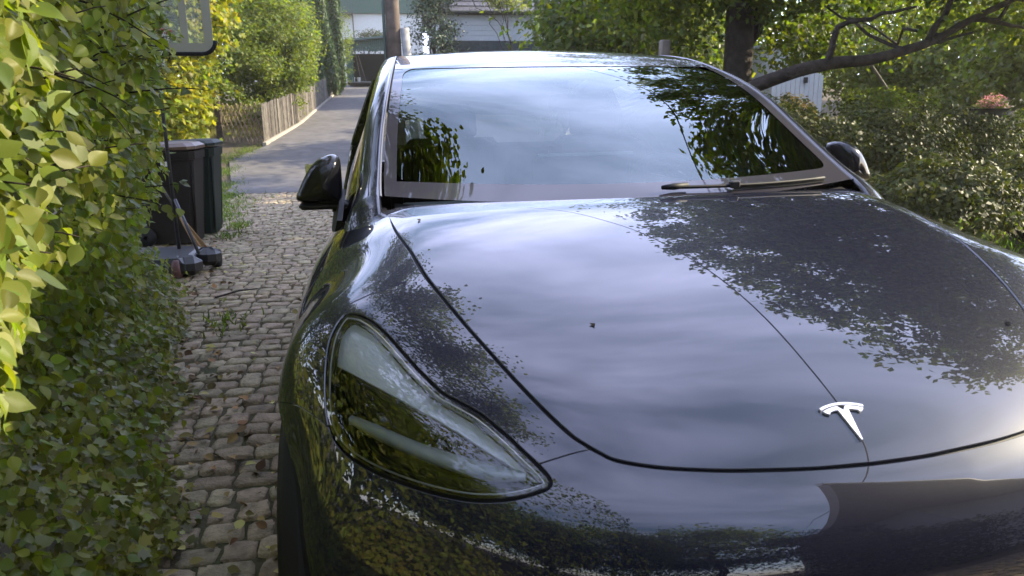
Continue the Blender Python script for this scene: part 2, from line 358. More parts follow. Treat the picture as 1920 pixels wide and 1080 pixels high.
def onskin_z(Q):
    a = np.full(len(Q), .5); b = np.full(len(Q), 1.35)
    for _ in range(44):
        m = (a+b)/2; i = FF(np.stack([Q[:, 0], Q[:, 1], m], 1)) < 0; a = np.where(i, m, a); b = np.where(i, b, m)
    return (a+b)/2
addchain(to_ae(np.stack([TRAYC[:, 0], TRAYC[:, 1], onskin_z(TRAYC)], 1)))
archs = [arch(c) for c in WA]
for q in archs: addchain(to_ae(q))
addchain(to_ae(sill))
# bottom edge and frame
aa = np.concatenate([np.linspace(0, math.pi, 140)])
bot = root(np.array([0, 1.3, .24]), np.stack([-np.sin(aa), -np.cos(aa), np.zeros_like(aa)], 1)); bot[0, 0] = bot[-1, 0] = 0
botA = to_ae(bot); botA[0, 0] = 0; botA[-1, 0] = math.pi; addchain(botA)
e_top = 1.15
addchain(np.stack([np.zeros(60), np.linspace(botA[0, 1], e_top, 60)], 1)); addchain(np.stack([np.full(60, math.pi), np.linspace(botA[-1, 1], e_top, 60)], 1))
cv = np.array(verts); gp = []
for i, a in enumerate(np.arange(.008, math.pi, .0235)):
    st = .0235 if a < 1.9 else .03
    for j, e in enumerate(np.arange(-.24, e_top, st)): gp.append((a+(.011 if j % 2 else 0), e))
gp = np.array(gp); gp = gp[gp[:, 1] > np.interp(gp[:, 0], botA[:, 0], botA[:, 1])+.006]; gp = gp[gp[:, 0] < math.pi-.006]
keep = np.ones(len(gp), bool)
for s in range(0, len(gp), 2000):
    g = gp[s:s+2000]; d = ((g[:, None]-cv[None])**2).sum(-1).min(1); keep[s:s+2000] = d > .0055**2
gp = gp[keep]
ov, oe, of, *_ = delaunay_2d_cdt([Vector(v) for v in np.concatenate([cv, gp])], edges, [], 0, 1e-6)
A2 = np.array([tuple(v) for v in ov]); T = np.array([f for f in of if len(f) == 3])
SK = from_ae(A2); SN = GR(SK)
cen = A2[T].mean(1); c3 = SK[T].mean(1)
isgap = np.zeros(len(T), bool); gapid = np.full(len(T), -1)
for gi, (A, B_, closed) in enumerate(gaps):
    if closed: m_ = inpoly(cen, A) ^ inpoly(cen, B_)
    else: m_ = inpoly(cen, np.concatenate([A, B_[::-1]]))
    isgap |= m_; gapid[m_] = gi
sA = to_ae(snap(seam)); lA = to_ae(snap(lampc)); ihood = inpoly(c3[:, :2], [(p[0], p[1]) for p in seam]+[(.3, .142), (.3, 1.3), (-.741, 1.3)])
ilamp = inpoly(cen, lA)
iin = (np.abs(c3[:, 0]) < np.interp(c3[:, 1], [1.27, 1.36, 1.62], [.738, .765, .85])) & (c3[:, 1] > 1.27) & (c3[:, 2] > .93) & (c3[:, 1] < 4.35)
iin |= (c3[:, 1] > 1.2) & (np.abs(c3[:, 0]) < .735) & (c3[:, 2] > .93) & (c3[:, 1] < 4.35)
iarch = np.zeros(len(T), bool)
for c in WA: iarch |= (np.hypot(c3[:, 1]-c[0], c3[:, 2]-c[1]) < WR) & (np.abs(c3[:, 0]) > .5)
isill = (c3[:, 2] < .30) & (c3[:, 1] > 1.2) & (c3[:, 1] < 3.5)
ibel = cen[:, 1] < np.interp(cen[:, 0], botA[:, 0], botA[:, 1])
# bumper polygon in parameter space
jl = int(np.argmin(((lampc-np.array(BUMP1[-1]))**2).sum(1))); jr = int(np.argmin(((lampc-np.array(BUMP2[0]))**2).sum(1)))
js = int(np.argmin(((seam-np.array(BUMP1[0]))**2).sum(1)))
b1 = to_ae(snap(catmull(BUMP1, 5))); b2 = to_ae(snap(catmull(BUMP2, 5)))
bp = [tuple(x) for x in sA[js:][::-1]]+[tuple(x) for x in b1]+[tuple(x) for x in lA[jl:jr+1]]+[tuple(x) for x in b2]+[(b2[-1, 0]+.02, -.5), (-.01, -.5), (-.01, sA[-1, 1])]
ibump = inpoly(cen, bp)
yA = np.interp(c3[:, 2], doorA[:, 2], doorA[:, 1]); yB = np.interp(c3[:, 2], doorB[:, 2], doorB[:, 1]); yC = np.interp(c3[:, 2], doorC[:, 2], doorC[:, 1])
drop = ihood | iin | iarch | ibel
solid = ~drop & ~isgap & ~ilamp
fend = solid & ~ibump & (c3[:, 1] < yA) & ~isill
bump_ = solid & ibump
dr1 = solid & (c3[:, 1] >= yA) & (c3[:, 1] < yB) & ~isill; dr2 = solid & (c3[:, 1] >= yB) & (c3[:, 1] < yC) & ~isill
rear = solid & (c3[:, 1] >= yC) & ~isill; sl = solid & isill
def panel(name, tris, V, Nr, m, parent, mirror=None, fold=True, both=False):
    """tris index V; folds the open rim inwards so the sheet has a rounded lip; mirror: None / 'x' ; both: left+right in one mesh"""
    u, inv = np.unique(tris, return_inverse=True); t = inv.reshape(-1, 3); P = V[u].copy(); n = Nr[u].copy()
    # orient
    fn = np.cross(P[t[:, 1]]-P[t[:, 0]], P[t[:, 2]]-P[t[:, 0]]); flip = (fn*n[t[:, 0]]).sum(1) < 0; t[flip] = t[flip][:, ::-1]
    if both:
        k = len(P); P2 = P*[-1, 1, 1]; n2 = n*[-1, 1, 1]
        mid = np.abs(P[:, 0]) < 1e-5; mp_ = np.arange(k)+k; mp_[mid] = np.arange(k)[mid]
        P = np.concatenate([P, P2]); n = np.concatenate([n, n2]); t = np.concatenate([t, mp_[t][:, ::-1]])
        u2, inv = np.unique(t, return_inverse=True); t = inv.reshape(-1, 3); P = P[u2]; n = n[u2]
    if mirror: P = P*[-1, 1, 1]; n = n*[-1, 1, 1]; t = t[:, ::-1]
    faces = [tuple(map(int, f)) for f in t]
    if fold:
        E = np.concatenate([t[:, [0, 1]], t[:, [1, 2]], t[:, [2, 0]]]); key = np.sort(E, 1)[:, 0]*len(P)+np.sort(E, 1)[:, 1]
        _, idx, cnt = np.unique(key, return_index=True, return_counts=True); bd = E[idx[cnt == 1]]
        # outward direction in the sheet per rim vertex
        od = np.zeros_like(P)
        for a, b in bd:
            d = np.cross(P[b]-P[a], n[a]); od[a] += d/ max(1e-9, np.linalg.norm(d)); od[b] += d/max(1e-9, np.linalg.norm(d))
        od = unit(od); bv = np.unique(bd); m1 = {int(v): len(P)+i for i, v in enumerate(bv)}; m2 = {int(v): len(P)+len(bv)+i for i, v in enumerate(bv)}
        ra = P[bv]+od[bv]*.0010-n[bv]*.0012; rb = P[bv]+od[bv]*.0012-n[bv]*.010
        P = np.concatenate([P, ra, rb]); n = np.concatenate([n, unit(n[bv]+1.2*od[bv]), od[bv]])
        for a, b in bd:
            a, b = int(a), int(b); faces += [(b, a, m1[a], m1[b]), (m1[b], m1[a], m2[a], m2[b])]
    return mk(name, P, faces, m, parent, True, n)
for mir in (None, 'x'):
    f_ = panel('fender', T[fend], SK, SN, PAINT, car, mir)
    d1_ = panel('front_door', T[dr1], SK, SN, PAINT, car, mir); d2_ = panel('rear_door', T[dr2], SK, SN, PAINT, car, mir)
    s_ = -1 if mir is None else 1
    for dd, yy in ((d1_, 2.45), (d2_, 3.40)):
        hx = root(np.array([0, yy, .86]), np.array([[1., 0, 0]]), 1.5)[0, 0]; MB().box((s_*(hx-.002), yy, .86), (.010, .22, .028), bev=.004).build('door_handle', BLACK, dd)
    # lamp
    lens = panel('headlight', T[ilamp & ~isgap], SK, SN, LENS, car, mir)
    ti = T[ilamp]; u = np.unique(ti); sub = SK[u]
    cenL = sub.mean(0); SK2 = SK.copy(); SK2[u] = SK[u]-SN[u]*.040
    lr = np.linalg.norm(SK[u]-cenL, axis=1)
    panel('lamp_housing', ti, SK2, SN, GLOSSB, lens, mir, fold=False)
    # rim wall of the housing
    lp = snap(lampc); ln = GR(lp); k = len(lp); wv = np.concatenate([lp-ln*.004, lp-ln*.040]); wn = 1 if mir is None else -1
    wv = wv*([1, 1, 1] if mir is None else [-1, 1, 1]); wf = [((i+1) % k, i, i+k, (i+1) % k+k) for i in range(k)]
    if mir: wf = [f[::-1] for f in wf]
    mk('lamp_bezel', wv, wf, GLOSSB, lens, True)
    # daytime light strip: a curved bar standing inside the lens
    sp = snap([(-.855, .468, .792), (-.80, .402, .788), (-.74, .338, .781), (-.68, .287, .775), (-.62, .250, .770), (-.565, .228, .769)]); sp = catmull(sp, 5); sn = GR(sp)
    tt = unit(np.gradient(sp, axis=0)); bb = unit(np.cross(sn, tt)); wid = np.interp(np.linspace(0, 1, len(sp)), [0, .15, .8, 1], [.008, .012, .015, .008])[:, None]
    ring = [sp-sn*.018+bb*wid, sp-sn*.013, sp-sn*.018-bb*wid, sp-sn*.03]
    V = np.stack(ring, 1).reshape(-1, 3)*([1, 1, 1] if mir is None else [-1, 1, 1]); n_ = len(sp)
    F_ = [(i*4+j, i*4+(j+1) % 4, i*4+4+(j+1) % 4, i*4+4+j) for i in range(n_-1) for j in range(4)]
    mk('light_strip', V, F_, LIGHTG, lens, True)
    ins = []
    for off_, dep in ((.010, .004), (.016, .012)):
        cc_ = lp.mean(0); tl = unit(np.roll(lp, -1, 0)-np.roll(lp, 1, 0)); bl_ = unit(np.cross(ln, tl)); bl_ *= np.sign((bl_*(cc_-lp)).sum(1, keepdims=True)); q_ = lp+bl_*off_-ln*dep
        q_ = smooth3(q_, 4, True); ins.append(q_)
    for q_, nm, rr_, mm_ in ((ins[0], 'lens_rim', .0016, SILVER), (ins[1], 'lamp_bezel_ring', .0018, GLOSSB)):
        w_ = MB(); w_.tube([tuple(p*([1, 1, 1] if mir is None else [-1, 1, 1])) for p in np.concatenate([q_, q_[:1]])], rr_, 5, False); w_.build(nm, mm_, lens, True)
    # pale inner reflector; sky reflection of the upper lens put into its colour
    c2 = SK[ti].mean(1); side = np.interp(c2[:, 0], TRAYC[:, 0], TRAYC[:, 1])-c2[:, 1]
    SK3 = SK.copy(); SK3[u] = SK[u]-SN[u]*.030; panel('lamp_sky_tray', ti[side < 0], SK3, SN, TRAY, lens, mir)
    for (px_, py_, pz_) in ((-.80, .425, .80), (-.70, .325, .79)):
        c = snap([(px_, py_, pz_)])[0]; n0 = GR(c[None])[0]; c = c-n0*.037; ax = unit(np.array([-.12, -1, .05])+n0*.6)
        q = Vector(ax).to_track_quat('Z', 'Y').to_matrix(); mbq = MB().lathe([(.022, -.01), (.024, .006), (.018, .013), (.008, .016), (.002, .0165)], (0, 0, 0), n=20)
        V = np.array([tuple(q @ Vector(v)+Vector(c)) for v in mbq.V])*([1, 1, 1] if mir is None else [-1, 1, 1])
        mk('projector', V, mbq.F, GLOSSB, lens, True)
panel('front_bumper', T[bump_], SK, SN, PAINT, car, both=True)
panel('rear_body', T[rear], SK, SN, PAINT, car, both=True)
for mir in (None, 'x'): panel('side_sill', T[sl], SK, SN, BLACK, car, mir)
SKg = SK-SN*.008
panel('hood_seal', T[(gapid == 0) & ~iin], SKg, SN, RUBBER, car, both=True, fold=False)
for mir in (None, 'x'):
    for gi, nm in ((1, 'lamp_seal'), (2, 'bumper_seal'), (3, 'bumper_seal'), (4, 'door_seal'), (5, 'door_seal'), (6, 'door_seal')):
        panel(nm, T[(gapid == gi) & ~iin & ~iarch], SKg, SN, RUBBER, car, mir, fold=False)
# ---- hood as its own sheet
rearc = np.array(REAR); rearP = np.stack([rearc[:, 0], rearc[:, 1], hh_(rearc[:, 0], rearc[:, 1])], 1)
nS = GR(snap(seam)); tS = unit(np.gradient(seam, axis=0)); bS = np.cross(tS, nS); bS = unit(bS*np.sign((bS*(np.array([0, .8, 1.0])-seam)).sum(1, keepdims=True)))
hb = seam+bS*.0046; hb[-1, 0] = 0
rr = catmull(rearc, 4)
bnd = np.concatenate([hb[:, :2], rr[::-1][:-1]]); bnd[len(hb)-1, 0] = 0
bnd = bnd[np.r_[True, np.linalg.norm(np.diff(bnd, axis=0), axis=1) > 1e-4]]
gx, gy = np.meshgrid(np.arange(-.74, -.005, .017), np.arange(.14, 1.27, .017)); g = np.stack([gx.ravel(), gy.ravel()], 1); g[:, 1] += rng.random(len(g))*.002
g = g[inpoly(g, bnd)]; g = g[((g[:, None]-bnd[None])**2).sum(-1).min(1) > .006**2]
ml = np.stack([np.zeros(70), np.linspace(.15, 1.16, 70)], 1); V2 = np.concatenate([bnd, g, ml]); nb = len(bnd)
i0 = int(np.argmin(np.abs(bnd[:len(hb)+2, 0])+np.abs(bnd[:len(hb)+2, 1]-.145)))
ov, oe, of, *_ = delaunay_2d_cdt([Vector(v) for v in V2], [(i, (i+1) % nb) for i in range(nb)], [], 0, 1e-7)
H2 = np.array([tuple(v) for v in ov]); HT = np.array([f for f in of if len(f) == 3]); HT = HT[inpoly(H2[HT].mean(1), bnd)]
def onskin_z(Q):
    a = np.full(len(Q), .5); b = np.full(len(Q), 1.35)
    for _ in range(44):
        m = (a+b)/2; i = FF(np.stack([Q[:, 0], Q[:, 1], m], 1)) < 0; a = np.where(i, m, a); b = np.where(i, b, m)
    return (a+b)/2
HP = np.stack([H2[:, 0], H2[:, 1], onskin_z(H2)], 1); HP[np.abs(HP[:, 0]) < 1e-4, 0] = 0
# near the rear corners stand exactly on the fender height
HN = GR(HP); hood = panel('hood', HT, HP, HN, PAINT, car, both=True)
# ---- emblem on the hood
def onhood(P2, dz):
    P2 = np.array(P2, float); z = onskin_z(P2); P = np.stack([P2[:, 0], P2[:, 1], z], 1); return P+GR(P)*dz
def emblem_poly(P2, mb):
    n = len(P2); a = onhood(P2, -.001); b = onhood(P2, .0045)
    mb.add(list(a)+list(b), [tuple(range(n, 2*n))]+[((i+1) % n, i, i+n, (i+1) % n+n) for i in range(n)])
mb = MB(); k = 13; xs = np.linspace(-.0415, .0415, k)
up = [(x, .2498-5.2*x*x*.9) for x in xs]; lo = [(x*.985, .2452-5.2*x*x*.9) for x in xs]
for i in range(k-1): emblem_poly([up[i], up[i+1], lo[i+1], lo[i]], mb)
def arm(s):
    o = [(.0075, .2425), (.0160, .2418), (.0265, .2395), (.0385, .2352)]; q = [(.0350, .2312), (.0290, .2285), (.0265, .2325), (.0150, .2352), (.0098, .2352)]
    return [(s*a, b) for a, b in o], [(s*a, b) for a, b in q]
for s in (-1, 1):
    o, q = arm(s); pts = o+q
    emblem_poly(pts if s > 0 else pts, mb)
emblem_poly([(-.0098, .2352), (-.0075, .2425), (0, .2340), (.0075, .2425), (.0098, .2352), (.0012, .1790), (-.0012, .1790)], mb)
mb.build('emblem', SILVER, hood)
# ---- greenhouse
EK = np.array([(-.751, 1.328, 1.104), (-.75, 1.412, 1.139), (-.732, 1.637, 1.256), (-.714, 1.777, 1.339), (-.695, 1.916, 1.413), (-.667, 2.184, 1.5), (-.632, 2.58, 1.588), (-.605, 3.1, 1.600), (-.575, 3.7, 1.545), (-.55, 4.15, 1.42), (-.535, 4.45, 1.27)])
MK = np.array([(0, 1.16, 1.078), (0, 1.25, 1.124), (0, 1.50, 1.247), (0, 1.66, 1.324), (0, 1.83, 1.397), (0, 2.12, 1.507), (0, 2.55, 1.606), (0, 3.1, 1.636), (0, 3.7, 1.600), (0, 4.2, 1.475), (0, 4.52, 1.30)])
def smoothk(K):
    d = catmull(K, 20); return smooth3(d, 260)
ED, MD = smoothk(EK), smoothk(MK)
def EM(t):
    i = np.clip(np.asarray(t)*20, 0, 199.999); k = i.astype(int); f = (i-k)[..., None]
    return ED[k]*(1-f)+ED[k+1]*f, MD[k]*(1-f)+MD[k+1]*f
def patch(s, t, off=0.):
    s, t = np.broadcast_arrays(np.asarray(s, float), np.asarray(t, float))
    def raw(s, t):
        e, m = EM(t); return m+(e-m)*np.stack([-s, s*s, s*s], -1)
    e_ = .004; ds = raw(s+e_, t)-raw(s-e_, t); tb = np.clip(t, .06, 9.94); dt = raw(s, np.minimum(tb+.3, 9.95))-raw(s, np.maximum(tb-.3, .05))
    n = unit(np.cross(ds, dt)); return raw(s, t)+n*off, n
def gridpatch(name, ss, ts, m, parent, off=0., thick=0):
    S, Tt = np.meshgrid(ss, ts); P, n = patch(S, Tt, off); a, b = S.shape; V = P.reshape(-1, 3); nn = n.reshape(-1, 3)
    F_ = [(i*b+j, i*b+j+1, (i+1)*b+j+1, (i+1)*b+j) for i in range(a-1) for j in range(b-1)]
    return mk(name, V, F_, m, parent, True, nn)
ss = np.linspace(-.985, .985, 61); TR = 5.58
ws_ = gridpatch('windshield', ss, np.linspace(0, TR-.02, 70), GLASS, car)
roof = gridpatch('roof_glass', np.linspace(-.985, .985, 61), np.linspace(TR+.015, 8.6, 50), ROOFG, car)
gridpatch('rear_window', np.linspace(-.95, .95, 31), np.linspace(8.66, 9.9, 14), ROOFG, car)
gridpatch('roof_seal', np.linspace(-.985, .985, 31), np.linspace(TR-.04, TR+.04, 4), RUBBER, roof, -.006)
# printed black border under the glass, with the camera housing notch at the top centre
fb = []
def frit_quads():
    V = []; F_ = []; NN = []
    s_in = lambda t: .93
    def strip(cells):
        for (s0, s1, t0, t1) in cells:
            ns = max(2, int(abs(s1-s0)/.05)+1); ntt = max(2, int(abs(t1-t0)/.15)+1); S, Tt = np.meshgrid(np.linspace(s0, s1, ns), np.linspace(t0, t1, ntt)); P, n = patch(S, Tt, .002)
            o = len(V); V.extend(map(tuple, P.reshape(-1, 3))); NN.extend(map(tuple, n.reshape(-1, 3))); F_.extend([(o+i*ns+j, o+i*ns+j+1, o+(i+1)*ns+j+1, o+(i+1)*ns+j) for i in range(ntt-1) for j in range(ns-1)])
    strip([(-.985, -.935, .8, 4.95), (.935, .985, .8, 4.95), (-.985, .985, 0, .80), (-.985, .985, 4.98, TR-.02)])
    # rounded inside corners
    for sg in (-1, 1):
        for (tc_, sgn, r, rs) in ((.80, 1, .35, .05), (4.98, -1, .40, .07)):
            q = np.linspace(0, math.pi/2, 9); pts = [(sg*(.935-rs+rs*math.cos(a)), tc_+sgn*(r-r*math.sin(a))) for a in q]
            pts = [(sg*.936, tc_-sgn*.01)]+[(sg*(.936-rs*(1-math.cos(a))), tc_+sgn*(r*(1-math.sin(a)))) for a in q]
            P, n = patch(np.array([p[0] for p in pts]), np.array([p[1] for p in pts]), .0023); o = len(V); V.extend(map(tuple, P)); NN.extend(map(tuple, n)); F_.extend([(o, o+i, o+i+1) for i in range(1, len(pts)-1)])
    return V, F_, NN
fv, ff, fn_ = frit_quads(); mk('glass_border', fv, ff, FRIT, ws_, True, fn_)
mb = MB()
pts = [(-.10, 5.1), (-.075, 4.85), (-.065, 4.45), (-.035, 4.42), (-.02, 4.72), (0, 4.80), (.14, 4.80), (.19, 4.62), (.225, 4.45), (.235, 4.5), (.20, 4.75), (.16, 5.0), (.14, 5.1)]
Pa, _ = patch(np.array([p[0] for p in pts]), np.array([p[1] for p in pts]), -.005); Pb, _ = patch(np.array([p[0] for p in pts]), np.array([p[1] for p in pts]), -.035)
n = len(pts); mb.add(list(Pa)+list(Pb), [tuple(range(n)), tuple(range(2*n-1, n-1, -1))]+[((i+1) % n, i, i+n, (i+1) % n+n) for i in range(n)]); mb.build('camera_housing', FRIT, ws_)
# pillars + roof rails, side windows, belt trim
for mir in (None, 'x'):
    sg = np.array([1, 1, 1]) if mir is None else np.array([-1, 1, 1])
    ts = np.linspace(0, 10, 90); e, m = EM(ts)
    prof = [(.0, -.008), (.003, .001), (.010, .002), (.028, -.004), (.045, -.014), (.060, -.030), (.072, -.055), (.080, -.085), (.082, -.105)]
    k = np.clip(ts/1.2, 0, 1)[:, None]
    ring = [e+np.stack([-np.full(len(ts), a)*(1+.35*(1-k[:, 0])), np.full(len(ts), .03*a), np.full(len(ts), b)], 1) for a, b in prof]
    V = np.stack(ring, 1); nr = len(prof); ext = np.stack([V[0]+np.array([0, -.055, -.026])*1.9+np.array([.0, 0, -.022]), V[0]+np.array([0, -.055, -.026])*.9+np.array([0, 0, -.004])]); Vf = np.concatenate([ext, V]).reshape(-1, 3)*sg
    F_ = [(i*nr+j, i*nr+j+1, (i+1)*nr+j+1, (i+1)*nr+j) for i in range(len(ts)+1) for j in range(nr-1)]
    if mir is None: F_ = [f[::-1] for f in F_]
    mk('roof_pillar', Vf, F_, PAINT, car, True)
    tr = [e+np.array([.004, 0, -.002]), e+np.array([.001, 0, .002]), e+np.array([-.003, 0, .0005])]
    V = np.stack(tr, 1)[:61].reshape(-1, 3)*sg; F_ = [(i*3+j, i*3+j+1, i*3+4+j, i*3+3+j) for i in range(60) for j in range(2)]
    if mir is None: F_ = [f[::-1] for f in F_]
    mk('windshield_trim', V, F_, mat('trim_rubber', (.10, .10, .11), .3, .5) if mir is None else bpy.data.materials['trim_rubber'], car, True)
    # window band from rail to belt
    i0 = 6; L = V0 = np.stack(ring, 1)[i0:, -1]; bl = L.copy(); f = np.clip((L[:, 1]-1.45)/.35, 0, 1)
    bl[:, 0] = -.875; bl[:, 2] = np.minimum(.965, L[:, 2]); q = np.clip((L[:, 1]-3.5)/.9, 0, 1); bl[:, 2] = np.minimum(bl[:, 2]+.12*q, L[:, 2]); bl[:, 0] += .06*q
    mid = (L+bl)/2+np.array([-.018, 0, 0])
    V = np.stack([L, mid, bl], 1).reshape(-1, 3)*sg; F_ = [(i*3+j, i*3+j+1, i*3+4+j, i*3+3+j) for i in range(len(L)-1) for j in range(2)]
    if mir is None: F_ = [x[::-1] for x in F_]
    mk('side_window', V, F_, SIDEGLASS, car, True)
    for yc in (2.62, 3.62):
        i = int(np.argmin(np.abs(L[:, 1]-yc))); p = [tuple(L[i]*sg), tuple((mid[i]+np.array([-.003, 0, 0]))*sg), tuple(bl[i]*sg)]; MB().tube(p, .03, 6).build('window_post', GLOSSB, car)
    # belt strip
    mb = MB(); mb.tube([tuple((b+np.array([-.012, 0, .006]))*sg) for b in bl[2:-12:3]], .011, 6); mb.build('belt_trim', BLACK, car, True)
    # sail panel ahead of the window
    sx = sg[0]; sp_ = [(-.868, 1.47, 1.02), (-.885, 1.50, .955), (-.90, 1.78, .955), (-.885, 1.72, 1.03), (-.855, 1.62, 1.10)]
    V = [(p[0]*sx, p[1], p[2]) for p in sp_]+[((p[0]-.016)*sx, p[1], p[2]) for p in sp_]; n = len(sp_)
    mk('sail_panel', V, [tuple(range(n)), tuple(range(2*n-1, n-1, -1))]+[(i, (i+1) % n, (i+1) % n+n, i+n) for i in range(n)], BLACK, car)
    # mirror: D-shaped shell, domed to the front
    out2 = [(-.866, 1.066), (-.866, 1.10), (-.866, 1.15), (-.867, 1.185), (-.872, 1.203), (-.885, 1.211), (-.905, 1.210), (-.930, 1.200), (-.955, 1.180), (-.980, 1.145), (-.998, 1.110), (-1.010, 1.085), (-1.008, 1.070), (-.99, 1.065), (-.94, 1.064), (-.90, 1.064)]
    out2 = catmull(np.array(out2), 3, True); c0 = np.array([-.925, 1.115]); V = []; n = len(out2)
    for yy, k_ in ((1.545, .0), (1.547, .30), (1.553, .55), (1.563, .76), (1.578, .90), (1.60, .985), (1.63, 1.0), (1.665, .985), (1.672, .95), (1.664, .92)):
        for p in out2:
            q = c0+(p-c0)*k_; dy = .05*max(0, (-p[0]-.93))*4*(1-k_*.0)*.4; V.append((q[0]*sx, yy+dy, q[1]))
    F_ = [(i*n+j, i*n+(j+1) % n, (i+1)*n+(j+1) % n, (i+1)*n+j) for i in range(9) for j in range(n)]+[tuple(range(9*n, 10*n))]
    if mir: F_ = [x[::-1] for x in F_]
    mir_o = mk('side_mirror', V, F_, MIRC, car, True)
    MB().box((sx*-.925, 1.625, 1.052), (.155, .085, .022), bev=.008).build('mirror_base', BLACK, mir_o)
    mb = MB(); mb.tube([(sx*-.90, 1.62, 1.050), (sx*-.845, 1.62, 1.045), (sx*-.80, 1.625, 1.02)], [.022, .022, .028], 8); mb.build('mirror_arm', BLACK, mir_o, True)
    MB().box((sx*-.93, 1.668, 1.13), (.10, .004, .10)).build('mirror_glass', CHROME, mir_o)
# wipers, cowl
def wiper(sa, sb, t0, t1, knuckle):
    q = np.linspace(0, 1, 14); P, n = patch(sa+(sb-sa)*q, t0+(t1-t0)*q, .016 if knuckle else .005)
    w = MB(); w.tube([tuple(p) for p in P], [.0055]*14, 6); ob = w.build('wiper', RUBBER, car, True)
    P2, _ = patch(sa+(sb-sa)*q[5:], t0+(t1-t0)*q[5:]-.02, .008); MB().tube([tuple(p) for p in P2], .005, 4).build('wiper_blade', RUBBER, ob)
    P3, n3 = patch(np.array([sa+(sb-sa)*.38]), np.array([t0+(t1-t0)*.38]), .02); MB().box(tuple(P3[0]), (.03, .02, .022), bev=.004).build('wiper_clip', BLACK, ob)
    if knuckle:
        Pk, _ = patch(np.array([sa-.03, sa+.02, sa+.08]), np.array([t0-.02, t0, t0+.03]), .018); MB().tube([tuple(p) for p in Pk], [.006, .010, .008], 8).build('wiper_knuckle', RUBBER, ob, True)
wiper(.09, .82, .42, .16, True)
S_ = np.linspace(-.95, .95, 25); P, _ = patch(S_, np.zeros(25)); V = [tuple(p+np.array([0, -.10, -.045])) for p in P]+[tuple(p+np.array([0, .02, -.02])) for p in P]
mk('cowl_panel', V, [(i, i+1, i+26, i+25) for i in range(24)], RUBBER, car)
# interior
P, _ = patch(np.linspace(-.9, .9, 21), np.full(21, .15)); 
V = []; 
for k_, (dy, z) in enumerate(((.03, 1.06), (.25, 1.045), (.48, 1.02), (.56, .99), (.58, .90), (.60, .70))):
    V += [(p[0]*.98, p[1]+dy-(.06 if k_ > 1 else 0), z) for p in P]
mk('dashboard', V, [(i*21+j, i*21+j+1, (i+1)*21+j+1, (i+1)*21+j) for i in range(5) for j in range(20)], INTER, car, True)
MB().box((0, 1.80, 1.012), (1.35, .05, .03), bev=.01).build('dash_trim', TRIMW, car)
MB().box((.0, 1.86, 1.06), (.37, .02, .23), rx=-.15, bev=.006).build('centre_screen', GLOSSB, car); MB().box((0.01, 1.845, 1.178), (.36, .014, .010)).build('screen_edge_glint', mat('screen_edge_glint', (.75, .78, .76), .4, .5), bpy.data.objects['centre_screen'])  # pale bar: strip of light along the screen's top edge, put into colour
w = MB(); w.tube([(.37+.185*math.cos(a), 1.93+.05*math.sin(a), .98+.175*math.sin(a)) for a in np.linspace(0, 2*math.pi, 33)], .014, 8, False); sw = w.build('steering_wheel', INTER, car, True)
MB().box((.37, 1.925, .98), (.34, .03, .05), bev=.01).build('wheel_spoke', INTER, sw)
for x in (-.37, .37):
    V = MB().box((x, 2.45, .55), (.52, .55, .18), bev=.06); se = V.build('seat', INTER, car)
    MB().box((x, 2.78, .88), (.50, .14, .68), rx=-.28, bev=.05).build('seat_back', INTER, se); MB().box((x, 2.92, 1.28), (.26, .10, .18), rx=-.2, bev=.04).build('head_rest', INTER, se)
V = MB().box((0, 3.5, .55), (1.3, .5, .2), bev=.06); se = V.build('seat', INTER, car); MB().box((0, 3.85, .85), (1.3, .16, .6), rx=-.3, bev=.05).build('seat_back', INTER, se)
P, _ = patch(np.array([.05]), np.array([4.55]), -.10); MB().box(tuple(P[0]), (.24, .04, .065), bev=.015).build('rear_view_mirror', INTER, car)
MB().box((0, 2.4, .24), (1.72, 4.2, .10)).build('underbody', RUBBER, car); MB().box((0, 2.7, .40), (1.70, 2.3, .06)).build('cabin_floor', INTER, car)
MB().box((0, .62, .42), (1.2, .7, .28)).build('engine_bay', RUBBER, car)
for (yc, zc) in WA:
    for s in (-1, 1):
        w = MB().lathe([(.24, -.10), (.33, -.115), (.352, -.10), (.36, -.06), (.36, .06), (.352, .10), (.33, .115), (.24, .10)], (s*.89, yc, zc), 'X', 40); wh = w.build('wheel', RUBBER, car, True)
        w = MB()
        for a in np.arange(5)*2*math.pi/5: w.box((s*.965, yc+.13*math.cos(a), zc+.13*math.sin(a)), (.03, .24, .06), rx=a, bev=.01)
        w.lathe([(.03, -.02), (.06, -.02), (.06, .02), (.03, .025)], (s*.975, yc, zc), 'X', 20); w.lathe([(.245, -.08), (.25, .09), (.235, .09), (.225, -.08)], (s*.89, yc, zc), 'X', 40); w.build('rim', SILVER, wh)
        # arch liner
        q = np.linspace(-.15, math.pi+.15, 24); V = [(s*x, yc+(WR+.004)*math.cos(t), zc+(WR+.004)*math.sin(t)) for x in (.60, .96) for t in q]
        mk('arch_liner', V, [(i, i+1, i+25, i+24) for i in range(23)], RUBBER, car)
# grille / lower intake bar and plate recess on the bumper
q = np.linspace(-.62, .62, 25); lowv = root(np.stack([q, np.full(25, 1.0), np.full(25, .36)], 1), np.tile([0., -1, 0], (25, 1)), 2.0)
V = [tuple(p+np.array([0, -.004, dz])) for dz in (-.045, .045) for p in lowv]; mk('lower_intake', V, [(i, i+1, i+26, i+25) for i in range(24)], BLACK, car)
